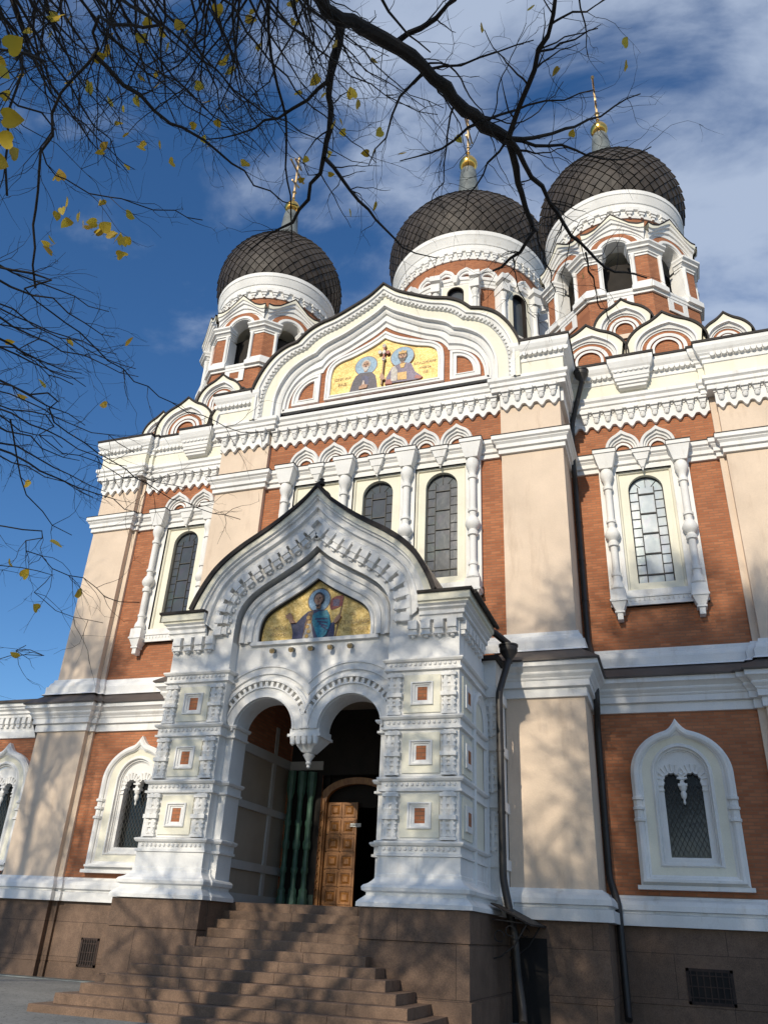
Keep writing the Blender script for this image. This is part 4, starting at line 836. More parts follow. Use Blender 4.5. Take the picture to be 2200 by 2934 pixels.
# ------------------------------------------------------------------ onion domes
def onion(name, prof, ntile, parent, r_stop, neck, loc=(0, 0, 0)):
    base = MB(); sm = smooth_curve(prof, 60)
    base.lathe([(max(0.01, r - 0.035), z) for r, z in sm], (0, 0, 0), 'tilebase', 56)
    d = base.build(name, parent, loc=loc)
    t = MB(); arcs = [0]
    for a, b in zip(sm, sm[1:]): arcs.append(arcs[-1] + math.dist(a, b))
    def at(u):
        u = min(max(u, 0), arcs[-1]); j = 0
        while j < len(arcs) - 2 and arcs[j + 1] < u: j += 1
        f = (u - arcs[j]) / (arcs[j + 1] - arcs[j]); return sm[j][0] + (sm[j + 1][0] - sm[j][0]) * f, sm[j][1] + (sm[j + 1][1] - sm[j][1]) * f
    def P(u, a, h):
        r, z = at(u); r2, z2 = at(u + 0.02); r1, z1 = at(u - 0.02); tx, tz = r2 - r1, z2 - z1; L = math.hypot(tx, tz) or 1
        r += h * tz / L; z += -h * tx / L; return (r * math.cos(a), r * math.sin(a), z)
    u = -0.25; i = 0; rnd = random.Random(3)
    while u < arcs[-1]:
        r, z = at(max(u, 0)); w = 2 * PI * r / ntile; du = max(0.10, w * 0.56)
        if r < r_stop and u > 1: break
        for j in range(ntile):
            a = 2 * PI * (j + (0.5 if i % 2 else 0)) / ntile; h = PI / ntile * 0.93; k = rnd.uniform(-0.02, 0.02)
            p0, p1, p2, p3 = P(u + du * .06, a, 0.065 + k), P(u + du, a - h, 0.028), P(u + 2 * du * .97, a, 0.004), P(u + du, a + h, 0.028)
            q0, q1, q3 = P(u + du * .06, a, -0.01), P(u + du, a - h, -0.012), P(u + du, a + h, -0.012)
            t.add([p0, p1, p2, p3, q0, q1, q3], [(0, 3, 2, 1), (0, 1, 5, 4), (0, 4, 6, 3)], 'tile')
        u += du; i += 1
    t.build('dome_tiles', d, smooth=False, recalc=False)
    n = MB(); n.lathe(neck, (0, 0, 0), 'lead', 18); n.build('dome_neck', d)
    return d
def finial(zb, r, ztop, parent, bar=0.8):
    f = MB(); f.lathe([(r * .55, zb - r * 1.05), (r * .62, zb - r * .95), (r * .5, zb - r * .88), (r * .82, zb - r * .62), (r, zb - r * .15), (r * .98, zb + r * .15), (r * .78, zb + r * .62), (r * .4, zb + r * .95), (r * .2, zb + r * 1.15), (r * .14, zb + r * 1.7), (r * .22, zb + r * 1.8), (r * .12, zb + r * 1.95)], (0, 0, 0), 'gold', 20); o = f.build('finial', parent)
    c = MB(); z0 = zb + r * 1.8; H = ztop - z0; t = 0.03 * (1 + r)
    c.box(-t, t, -t, t, z0, ztop, 'goldmatte')
    for f_, b_ in ((0.66, bar), (0.84, bar * .5)): c.box(-t * .9, t * .9, -b_, b_, z0 + H * f_ - t, z0 + H * f_ + t, 'goldmatte')
    st = len(c.v); c.box(-t * .9, t * .9, -bar * .55, bar * .55, -t, t, 'goldmatte'); c.xform(Matrix.Translation((0, 0, z0 + H * .36)) @ Matrix.Rotation(R_(22), 4, 'X'), st)
    for f_, b_ in ((0.66, bar),):
        for s in (-1, 1): c.lathe([(0, -.09), (.08, 0), (0, .09)], (0, s * b_, z0 + H * f_), 'goldmatte', 8, cap=False)
    c.lathe([(0, -.1), (.09, 0), (0, .1)], (0, 0, ztop), 'goldmatte', 8, cap=False); c.lathe([(0, -.14), (.13, 0), (0, .14)], (0, 0, z0 + H * .14), 'goldmatte', 8, cap=False)
    c.build('cross', parent)
def drum_cornice(mb, R0, zb, zt, R1, units, ds=1.0):
    H = zt - zb
    mb.lathe([(R0 - .3, zb - 0.02), (R0 + 0.06, zb), (R0 + 0.08, zb + H * .10), (R0 + 0.05, zb + H * .12), (R0 + 0.05, zb + H * .27), (R0 + 0.14, zb + H * .29), (R0 + 0.16, zb + H * .38), (R0 + 0.13, zb + H * .40), (R0 + 0.13, zb + H * .52), (R0 + 0.17, zb + H * .54), (R0 + 0.20, zb + H * .62), (R1 - 0.05, zb + H * .74), (R1 - 0.03, zb + H * .80), (R1, zb + H * .82), (R1, zb + H * .97), (R1 - 0.15, zt)], (0, 0, 0), 'white', 72, cap=False)
    for k in range(units):
        a = 2 * PI * k / units; st = len(mb.v); w = PI * R0 / units * 0.62
        mb.box(R0, R0 + 0.19, -w, w, zb + H * .19, zb + H * .30, 'white'); mb.box(R0, R0 + 0.15, -w * .72, w * .72, zb + H * .10, zb + H * .19, 'white'); mb.box(R0, R0 + 0.12, -w * .35, w * .35, zb - H * .0, zb + H * .10, 'white')
        mb.xform(Matrix.Rotation(a, 4, 'Z'), st)
AP = 2.75; TT = math.tan(PI / 8)
def octo(ap): return [(ap / math.cos(PI / 8) * math.cos(PI / 8 + PI / 4 * k), -ap / math.cos(PI / 8) * math.sin(PI / 8 + PI / 4 * k)) for k in range(8)][::-1]
def kokoshnik(w, zb, zs, za, depth, parent, name='ogee_gable'):
    mb = MB(); o = ogee(w, zb, zs, za, 26, 0.20, None, 0.42); sc_ = lambda f, dz=0: [(p[0] * f, zb + (p[1] - zb) * f + dz) for p in o]
    cz0 = zs
    def con(f, tip): return ogee(w * f, zb, zs, zs + (za - zs) * f * 0.86, 22, tip)
    a, b, c, d_ = o, con(.66, 0.02), con(.46, 0.0), con(.30, 0.0)
    mb.loft(a, b, [(0, depth, 'cream'), (0, -0.10, 'cream'), (0.05, -0.12, 'cream'), (0.55, -0.11, 'cream'), (0.57, -0.16, 'white'), (0.72, -0.17, 'white'), (0.76, -0.08, 'white'), (0.92, -0.05, 'white'), (1, -0.05, 'white'), (1, 0.0, 'white')])
    mb.loft(b, c, [(0, 0.0, 'white'), (0.25, 0.01, 'white'), (0.26, 0.03, 'brick'), (0.75, 0.03, 'brick'), (0.76, -0.01, 'white'), (1, -0.01, 'white')])
    mb.loft(c, d_, [(0, -0.01, 'white'), (0.3, 0.0, 'white'), (0.32, 0.05, 'brick'), (0.55, 0.05, 'brick'), (0.56, 0.0, 'white'), (1, 0.0, 'white'), (1, 0.08, 'brick')])
    mb.extr(d_, [], 0.07, 0.08, 'brick')
    up = [(p[0] * 1.035, p[1] + 0.085) for p in o]
    mb.strip([(p[0], -0.17, p[1] + 0.003) for p in o], [(p[0], -0.17, p[1]) for p in up], 'darkmetal'); mb.strip([(p[0], -0.17, p[1]) for p in up], [(p[0], depth, p[1]) for p in up], 'darkmetal'); mb.strip([(p[0], -0.17, p[1] + 0.003) for p in o], [(p[0], 0, p[1] + 0.003) for p in o], 'darkmetal')
    return mb.build(name, parent)
def place(o, ang, dist, dx=0):      # put a front-facing sub-part on the side of a tower that faces 'ang' (0 = -Y)
    o.matrix_local = Matrix.Rotation(ang, 4, 'Z') @ Matrix.Translation((dx, -dist, 0))

def belfry():
    mb = MB(); oc = octo(AP)
    mb.plan(oc, [(-0.02, 20.2, 'brick'), (-0.02, 22.50, 'brick')], closed=True)
    mb.plan(oc, [(0.0, 22.44, 'white'), (0.06, 22.45, 'white'), (0.06, 22.56, 'white'), (0.09, 22.60, 'white'), (0.09, 22.70, 'white'), (0.0, 22.80, 'white'), (-2.0, 22.81, 'white')], closed=True)
    tb_ = MB(); tb_.plan(octo(AP + .05), [(0.62, 20.0, 'beige'), (0.60, 20.15, 'beige'), (0.06, 21.20, 'beige'), (0, 21.3, 'beige')], closed=True)
    for k in range(8):
        st = len(mb.v); y = -AP
        # white apron panel, colonnettes and pier faces
        mb.extr(rect(0, 0.46, 21.85, 22.46), [rect(0, 0.22, 21.98, 22.33)], y - 0.04, y, 'white'); mb.extr(rect(0, 0.23, 21.97, 22.34), [], y - 0.03, y, 'brick')
        for s in (-1, 1):
            a, b = sorted((s * 0.53, s * (AP * TT))); mb.box(a, b, y, y + 0.52, 22.80, 24.35, 'brick')
            a, b = sorted((s * 0.50, s * 0.66)); mb.box(a, b, y - 0.035, y + 0.56, 22.80, 24.35, 'white')
            mb.lathe([(0.09, 22.8), (0.09, 22.95), (0.07, 23.0), (0.07, 24.2), (0.09, 24.25), (0.09, 24.35)], (s * 0.60, y - 0.05, 0), 'white', 10)
            mb.box(a, b, y - 0.07, y + 0.56, 22.78, 23.0, 'white')
        # arch panel with ogee head
        hw = AP * TT + 0.035
        top = [(-hw, 25.62), (-hw * .8, 25.60), (-hw * .55, 25.74), (-hw * .3, 26.02), (-hw * .12, 26.24), (0, 26.38), (hw * .12, 26.24), (hw * .3, 26.02), (hw * .55, 25.74), (hw * .8, 25.60), (hw, 25.62)]
        hole = [(-0.52, 24.5)] + [(0.52 * math.cos(a), 24.72 + 0.52 * math.sin(a)) for a in [PI - PI * i / 16 for i in range(17)]] + [(0.52, 24.5)]
        mb.extr([(-hw, 24.5)] + hole + [(hw, 24.5)] + top[::-1], [], y - 0.04, y + 0.55, 'white')
        tops = [(p[0], p[1] - 0.0) for p in resample(top, 31)]
        lo = [(max(-hw, min(hw, -1.06 * math.cos(PI * i / 30))), 24.78 + 0.80 * math.sin(PI * i / 30) * (1.0)) for i in range(31)]
        mb.loft(tops, lo, [(0, y - 0.02, 'cream'), (0, y - 0.30, 'cream'), (0.22, y - 0.29, 'cream'), (0.24, y - 0.24, 'white'), (0.42, y - 0.22, 'white'), (0.45, y - 0.15, 'white'), (0.72, y - 0.14, 'white'), (0.76, y - 0.08, 'white'), (1, y - 0.07, 'white'), (1, y - 0.05, 'white')])
        i1 = [(-0.92 * math.cos(PI * i / 30), 24.72 + 0.86 * math.sin(PI * i / 30)) for i in range(31)]; i2 = [(-0.68 * math.cos(PI * i / 30), 24.72 + 0.68 * math.sin(PI * i / 30)) for i in range(31)]; i3 = [(-0.53 * math.cos(PI * i / 30), 24.72 + 0.53 * math.sin(PI * i / 30)) for i in range(31)]
        mb.loft(i1, i2, [(0, y - 0.04, 'brick'), (0, y - 0.06, 'brick'), (1, y - 0.06, 'brick')]); mb.loft(i2, i3, [(0, y - 0.05, 'white'), (0, y - 0.09, 'white'), (0.8, y - 0.09, 'white'), (1, y - 0.03, 'white')])
        mb.strip([(p[0], y - 0.30, p[1] + 0.002) for p in tops], [(p[0] * 1.01, y - 0.31, p[1] + 0.085) for p in tops], 'darkmetal'); mb.strip([(p[0] * 1.01, y - 0.31, p[1] + 0.085) for p in tops], [(p[0] * .9, y + 0.4, p[1] + 0.02) for p in tops], 'darkmetal')
        mb.xform(Matrix.Rotation(PI / 4 * k, 4, 'Z'), st)
    # pier capitals: one white block at every corner
    for k in range(8):
        st = len(mb.v); Rr = AP / math.cos(PI / 8); n = Rr
        def cap(o, w, z0, z1, o2=None, w2=None):
            o2 = o if o2 is None else o2; w2 = w if w2 is None else w2
            def pl(o_, w_): return [(-w_ * math.cos(PI / 8), -(AP + o_) / math.cos(PI / 8) + w_ * math.sin(PI / 8)), (0, -(AP + o_) / math.cos(PI / 8)), (w_ * math.cos(PI / 8), -(AP + o_) / math.cos(PI / 8) + w_ * math.sin(PI / 8)), (w_ * .8, -AP + 0.3), (-w_ * .8, -AP + 0.3)]
            a, b = pl(o, w), pl(o2, w2); mb.add([(p[0], p[1], z0) for p in a] + [(p[0], p[1], z1) for p in b], [(i, (i + 1) % 5, 5 + (i + 1) % 5, 5 + i) for i in range(5)] + [(4, 3, 2, 1, 0), (5, 6, 7, 8, 9)], 'white')
        cap(0.03, 0.66, 24.30, 24.40); cap(0.08, 0.70, 24.40, 24.46); cap(0.06, 0.68, 24.46, 24.56, 0.16, 0.74); cap(0.20, 0.78, 24.56, 24.64); cap(0.18, 0.77, 24.64, 24.72, 0.28, 0.83); cap(0.28, 0.83, 24.72, 24.80); cap(0.05, 0.66, 22.80, 23.02); cap(0.17, 0.74, 22.58, 22.80); cap(0.12, 0.70, 22.80, 22.88)
        mb.xform(Matrix.Rotation(PI / 8 + PI / 4 * k, 4, 'Z'), st)
    t = mb.build('belfry', cath)
    c = MB(); c.lathe([(2.05, 22.79), (2.05, 24.75), (1.6, 24.8), (1.35, 25.45)], (0, 0, 0), 'interior', 16); c.lathe([(0.1, 25.40), (2.53, 25.41)], (0, 0, 0), 'cream', 24); c.build('shade_core_ceiling', t)  # near-black core stands in for shade behind the openings, cream ceiling above
    c = MB(); c.lathe([(2.54, 25.4), (2.54, 26.75)], (0, 0, 0), 'brick', 64, cap=False); drum_cornice(c, 2.53, 26.62, 27.98, 2.83, 34); c.build('drum_cornice', t)
    d = onion('dome', [(2.70, 27.95), (2.88, 28.30), (2.97, 28.75), (3.0, 29.25), (2.93, 29.85), (2.72, 30.45), (2.38, 31.0), (1.92, 31.5), (1.42, 31.95), (0.98, 32.40), (0.64, 32.95), (0.46, 33.55)], 42, t, 0.60, [(0.70, 32.9), (0.52, 33.3), (0.44, 33.8), (0.40, 34.4), (0.36, 34.8), (0.30, 34.95)])
    finial(35.36, 0.40, 39.3, d)
    tb_.build('sloped_base', t); b = MB(); b.box(-2.5, 2.5, -3.55, 3.0, 17.9, 19.6, 'cream'); b.frustum(0, -0.3, 19.6, 20.9, 2.5, 3.2, 2.1, 2.4, 'skirt'); b.build('tower_base', t)
    for ang in (0, PI / 2, -PI / 2):
        for dx in (-1.25, 1.25): place(kokoshnik(1.27, 17.6, 19.05, 20.48, 1.6, t), ang, 3.70 if ang == 0 else 2.56, dx)
        place(kokoshnik(1.0, 19.0, 20.35, 21.62, 1.2, t), ang, 3.42)
    return t
bf = belfry(); bf.location = (7.92, 4.0, 0)
for s in (-1, 1):
    o = kokoshnik(0.85, 17.6, 19.75, 20.95, 1.0, cath); o.location = (s * 11.2, 1.45, 0)
b2 = copy_tree(bf, cath); b2.location = (-7.92, 4.0, 0)

def main_drum():
    mb = MB(); Rb = 4.02
    mb.lathe([(Rb, 24), (Rb, 33.0)], (0, 0, 0), 'brick', 96, cap=False)
    mb.lathe([(4.9, 22), (4.9, 25.6), (4.75, 25.8), (4.1, 26.6)], (0, 0, 0), 'white', 64, cap=False)
    mb.lathe([(Rb, 30.62), (Rb + 0.12, 30.63), (Rb + 0.12, 30.80), (Rb + 0.16, 30.84), (Rb + 0.18, 31.0), (Rb + 0.24, 31.02), (Rb + 0.26, 31.2), (Rb, 31.25)], (0, 0, 0), 'white', 96, cap=False)
    mb.lathe([(Rb, 28.0), (Rb + 0.05, 28.02), (Rb + 0.05, 28.14), (Rb, 28.16)], (0, 0, 0), 'white', 96, cap=False)
    d = mb.build('main_drum', cath, loc=(-0.12, 11.5, 0))
    c = MB(); drum_cornice(c, Rb, 32.62, 34.42, 4.38, 56); c.build('drum_cornice', d)
    for k in range(8):
        w = MB()
        w.extr(rect(0, 1.18, 26.2, 30.66), [arch_loop(0, 0.40, 26.6, 30.12, 14)], -0.13, 0.3, 'white'); w.extr(rect(0, 0.66, 26.3, 30.6), [arch_loop(0, 0.41, 26.6, 30.12, 14)], -0.145, -0.1, 'cream')
        w.extr(arch_loop(0, 0.42, 26.58, 30.12, 14), [], 0.10, 0.12, 'glass')
        w.loft(arch_loop(0, 0.43, 26.6, 30.12, 14), arch_loop(0, 0.37, 26.6, 30.12, 14), [(0, -0.15, 'darkmetal'), (0.2, -0.16, 'darkmetal'), (1, -0.14, 'darkmetal'), (1, 0.1, 'darkmetal')])
        for s in (-1, 1):
            w.lathe([(0.17, 26.2), (0.17, 26.6), (0.12, 26.7), (0.12, 28.0), (0.18, 28.15), (0.18, 28.3), (0.12, 28.45), (0.12, 29.6), (0.16, 29.66), (0.12, 29.75), (0.16, 29.95), (0.2, 30.1), (0.2, 30.2)], (s * 1.0, -0.15, 0), 'white', 10); w.box(s * 1.0 - .22, s * 1.0 + .22, -0.42, 0.3, 30.2, 30.7, 'white'); w.box(s * 1.0 - .27, s * 1.0 + .27, -0.46, 0.3, 30.9, 31.22, 'white')
        w.frustum(0, -0.2, 30.72, 31.15, 0.08, 0.1, 0.18, 0.16, 'white')
        wo = w.build('drum_window', d); place(wo, R_(4 + 45 * k), 4.15)
    h = MB()
    for k in range(24):
        st = len(h.v); o = ogee(0.52, 31.18, 31.25, 31.92, 12, 0.14); i = ogee(0.30, 31.18, 31.22, 31.55, 12, 0.02)
        h.loft(o, i, [(0, 0.1, 'white'), (0, -0.16, 'white'), (0.25, -0.19, 'white'), (0.6, -0.15, 'white'), (0.65, -0.09, 'white'), (1, -0.08, 'white'), (1, 0.02, 'white')]); h.xform(Matrix.Rotation(R_(4 + 15 * k + 7.5), 4, 'Z') @ Matrix.Translation((0, -4.06, 0)), st)
    h.build('ogee_band', d)
    for k in range(12): place(kokoshnik(1.12, 23.5, 25.9, 27.2, 0.9, d), R_(26.5 + 30 * k), 4.75)
    o = onion('dome', [(4.20, 34.4), (4.42, 34.9), (4.55, 35.5), (4.60, 36.15), (4.52, 36.8), (4.28, 37.4), (3.85, 38.0), (3.25, 38.6), (2.55, 39.2), (1.85, 39.85), (1.25, 40.5), (0.85, 41.2), (0.64, 42.0)], 56, d, 0.85, [(0.92, 41.0), (0.72, 41.7), (0.62, 42.6), (0.56, 43.5), (0.50, 44.2), (0.42, 44.4)])
    finial(45.0, 0.58, 49.7, o, 1.1)
main_drum()

# ------------------------------------------------------------------ low wing on the left
WY = 0.10
mb = MB(); mb.extr([(-26, 2.4), (-12.0, 2.4), (-12.0, 7.1), (-26, 7.1)], [rect(-13.5, 0.6, 3.3, 5.97), rect(-17.6, 0.6, 3.3, 5.97)], WY, WY, 'brick'); mb.build('brick_wall', cath)
low_window(-13.5, WY); low_window(-17.6, WY)
WP = [(-26, WY), (-12.0, WY)]
mb = MB(); mb.plan(WP, [(0.14, -0.6), (0.14, 0.42), (0.155, 0.43), (0.155, 1.955), (-0.2, 1.957)], 'granite'); mb.build('plinth', cath)
mb = MB(); mb.plan(WP, [(0.05, 1.96), (0.30, 1.962), (0.30, 2.20), (0.20, 2.22), (0.20, 2.27), (0.285, 2.29), (0.27, 2.40), (0.21, 2.49), (0.11, 2.55), (0.08, 2.60), (0, 2.61)], 'white'); mb.build('base_moulding', cath)
mb = MB(); mb.plan(WP, [(0, 6.88), (0.08, 6.89), (0.08, 7.10), (0.05, 7.12), (0.05, 7.56), (0.14, 7.58), (0.14, 7.66), (0.2, 7.70), (0.2, 7.78), (0.28, 7.84), (0.28, 7.88), (0.34, 7.92), (0.34, 8.04), (0.2, 8.05)], 'white')
for k in range(40):
    x = -12.2 - k * 0.24
    mb.box(x - 0.075, x + 0.075, WY - 0.17, WY, 7.36, 7.56, 'white'); mb.box(x - 0.055, x + 0.055, WY - 0.13, WY, 7.24, 7.36, 'white')
mb.build('mid_cornice', cath)
mb = MB(); mb.plan(WP, [(0.1, 8.046), (0.42, 8.04), (0.43, 8.12), (-9.0, 9.4)], 'skirt'); mb.build('wing_roof', cath)

# ------------------------------------------------------------------ drainpipes, cellar grilles, awning
def pipe(pts, hop=None, r=0.082, name='drainpipe'):
    mb = MB(); sm = []
    for i, p in enumerate(pts):
        p = Vector(p)
        if 0 < i < len(pts) - 1:
            a, b = Vector(pts[i - 1]), Vector(pts[i + 1]); d = min(0.14, (a - p).length * .4, (b - p).length * .4); p0 = p + (a - p).normalized() * d; p1 = p + (b - p).normalized() * d
            sm += [p0, (p0 + p * 2 + p1) / 4, p1]
        else: sm.append(p)
    mb.tube(sm, r, 'pipe', 12)
    for i in range(len(pts) - 1):            # joint collars and wall straps on the straight runs
        a, b = Vector(pts[i]), Vector(pts[i + 1])
        if (a - b).length > 1.6:
            n = int((a - b).length / 1.05)
            for k in range(1, n): c = a.lerp(b, k / n); d = (b - a).normalized(); mb.tube([c - d * .025, c + d * .025], r * 1.16, 'pipe', 12); 
    o = mb.build(name, cath)
    if hop:
        h = MB(); h.lathe([(r * 1.05, -0.28), (r * 1.1, -0.18), (r * 2.6, 0.0), (r * 2.75, 0.03), (r * 2.75, 0.14), (r * 3.0, 0.15), (r * 3.0, 0.19), (r * 2.6, 0.19)], hop, 'pipe', 16); h.build('hopper', o)
    return o
pipe([(6.42, -0.62, 17.75), (6.42, -0.62, 17.55), (5.97, -0.22, 16.25), (5.94, -0.17, 15.6), (5.94, -0.40, 15.1), (5.94, -0.40, 14.3), (5.94, -0.17, 14.0), (5.94, -0.17, 8.95), (6.02, -0.42, 8.6), (6.10, -0.86, 8.0), (6.10, -0.86, 7.1), (6.03, -0.40, 6.55), (6.03, -0.40, 2.95), (6.20, -0.70, 2.4), (6.22, -0.72, 0.35), (6.24, -0.95, 0.12)], (6.42, -0.62, 17.78))
pipe([(4.22, -2.95, 7.85), (4.22, -2.95, 7.7), (4.04, -3.38, 6.75), (4.04, -3.38, 2.7), (4.16, -3.5, 2.2), (4.26, -3.42, 1.6), (4.30, -3.42, 0.9), (4.38, -3.42, 0.35), (4.42, -3.62, 0.10)], (4.22, -2.95, 7.88))
pipe([(-12.62, -0.38, 8.0), (-12.6, -0.38, 7.75), (-12.34, -0.12, 6.9), (-12.22, -0.10, 6.6), (-12.22, -0.10, 2.9), (-12.36, -0.32, 2.4), (-12.36, -0.32, 0.3), (-12.4, -0.5, 0.1)])
mb = MB(); mb.tube([(3.72, -3.44, 8.42), (3.95, -3.25, 8.30), (4.22, -2.95, 8.10)], [0.09, 0.09, 0.09], 'pipe', 8); mb.tube([(4.06, -5.9, 8.36), (4.06, -3.45, 8.36)], 0.05, 'darkmetal', 6); mb.build('gutter', cath)
def vent(x0, x1, z0, z1, y):
    mb = MB(); mb.box(x0, x1, y - 0.004, y + 0.05, z0, z1, 'tilebase')
    n = 7
    for k in range(n): x = x0 + (k + .5) * (x1 - x0) / n; mb.box(x - 0.013, x + 0.013, y - 0.03, y, z0, z1, 'rust')
    for k in range(3): z = z0 + (k + .5) * (z1 - z0) / 3; mb.box(x0, x1, y - 0.022, y, z - 0.012, z + 0.012, 'rust')
    for z in (z0, z1): mb.box(x0 - 0.03, x1 + 0.03, y - 0.012, y, z - 0.03, z + 0.03, 'rust')
    for x in (x0, x1): mb.box(x - 0.03, x + 0.03, y - 0.012, y, z0 - 0.03, z1 + 0.03, 'rust')
    mb.build('vent_grille', cath)
vent(7.55, 8.47, 0.50, 1.14, -0.41); vent(-8.72, -8.16, 0.36, 1.02, -0.41)
mb = MB(); mb.add([(3.95, -4.3, 2.20), (4.75, -4.3, 1.84), (4.75, -2.25, 1.84), (3.95, -2.25, 2.20), (3.95, -4.3, 2.17), (4.75, -4.3, 1.805), (4.75, -2.25, 1.805), (3.95, -2.25, 2.17)], [(0, 1, 2, 3), (7, 6, 5, 4), (0, 4, 5, 1), (1, 5, 6, 2), (2, 6, 7, 3), (3, 7, 4, 0)], 'darkmetal')
for y in (-4.2, -2.5):
    mb.tube([(3.97, y, 1.2), (4.12, y, 1.24), (4.4, y, 1.45), (4.66, y, 1.84)], 0.016, 'iron', 6); mb.tube([(3.97, y, 1.9), (4.66, y, 1.84)], 0.014, 'iron', 6)
    mb.tube([(4.1 + 0.10 * math.cos(a), y, 1.6 + 0.10 * math.sin(a)) for a in [2 * PI * k / 14 for k in range(13)]], 0.012, 'iron', 6); mb.tube([(4.32 + 0.09 * math.cos(a), y, 1.7 + 0.09 * math.sin(a)) for a in [2 * PI * k / 14 for k in range(13)]], 0.012, 'iron', 6)
mb.build('awning', cath)
mb = MB(); mb.box(3.96, 4.75, -2.29, -2.262, -0.3, 1.6, 'tilebase'); mb.build('shaded_cellar_door', cath)  # near-black door: shade under the awning is put into its colour

# ------------------------------------------------------------------ entrance steps
st_ = thing('stone_staircase', 'broad brown granite steps spreading down from the porch arches to the pavement', 'steps')
rnd = random.Random(5)
for j in range(12):
    zt_ = 2.0 - 0.17 * j; yf = -4.72 - 0.30 * j; w = 1.765 if j < 5 else 1.72 + 0.30 * (j - 4)
    mb = MB(); yb = yf + 0.42 if j else -4.30
    zb = zt_ - 0.168 if j < 11 else -0.1
    if j < 5: blocks = [(-w, w, yf, yb)]
    else: blocks = [(-w, w, yf, yb), (-w, -w + 0.42, yb, -6.0), (w - 0.42, w, yb, -6.0)]
    for bi, (x0, x1, y0, y1) in enumerate(blocks):
        if y1 - y0 < 0.02: continue
        if bi == 0:
            cuts = [x0]; 
            while cuts[-1] < x1 - 1.9: cuts.append(cuts[-1] + rnd.uniform(1.1, 1.7))
            cuts.append(x1)
            for a, b in zip(cuts, cuts[1:]):
                dz = rnd.uniform(-0.004, 0.004); e = 0.004; c = 0.014
                A = [(a + e, y0 + c), (b - e, y0 + c), (b - e, y1), (a + e, y1)]; B0 = [(a + e, y0), (b - e, y0), (b - e, y1), (a + e, y1)]
                mb.add([(p[0], p[1], zb) for p in B0] + [(p[0], p[1], zt_ - c + dz) for p in B0] + [(p[0], p[1], zt_ + dz) for p in A], [(i, (i + 1) % 4, 4 + (i + 1) % 4, 4 + i) for i in range(4)] + [(4 + i, 4 + (i + 1) % 4, 8 + (i + 1) % 4, 8 + i) for i in range(4)] + [(8, 9, 10, 11)], 'stepstone')
        else: mb.box(x0, x1, y0 - 0.002, y1, zb, zt_ - 0.002, 'stepstone')
    mb.build('step', st_, smooth=False)

# ------------------------------------------------------------------ ground
mb = MB(); mb.add([(-500, -500, 0), (500, -500, 0), (500, 500, 0), (-500, 500, 0)], [(0, 1, 2, 3)], 'paving'); g = mb.build('pavement', smooth=False); g['kind'] = 'structure'; g['label'] = 'grey stone pavement in front of the cathedral'
mb = MB(); mb.plan([(-26, -0.5), (-12.2, -0.5), (-12.2, -0.66), (-5.9, -0.66)], [(0.0, 0.004), (0.0, 0.035), (0.35, 0.03), (0.36, 0.004)], 'lead'); g = mb.build('kerb', smooth=False); g['kind'] = 'structure'

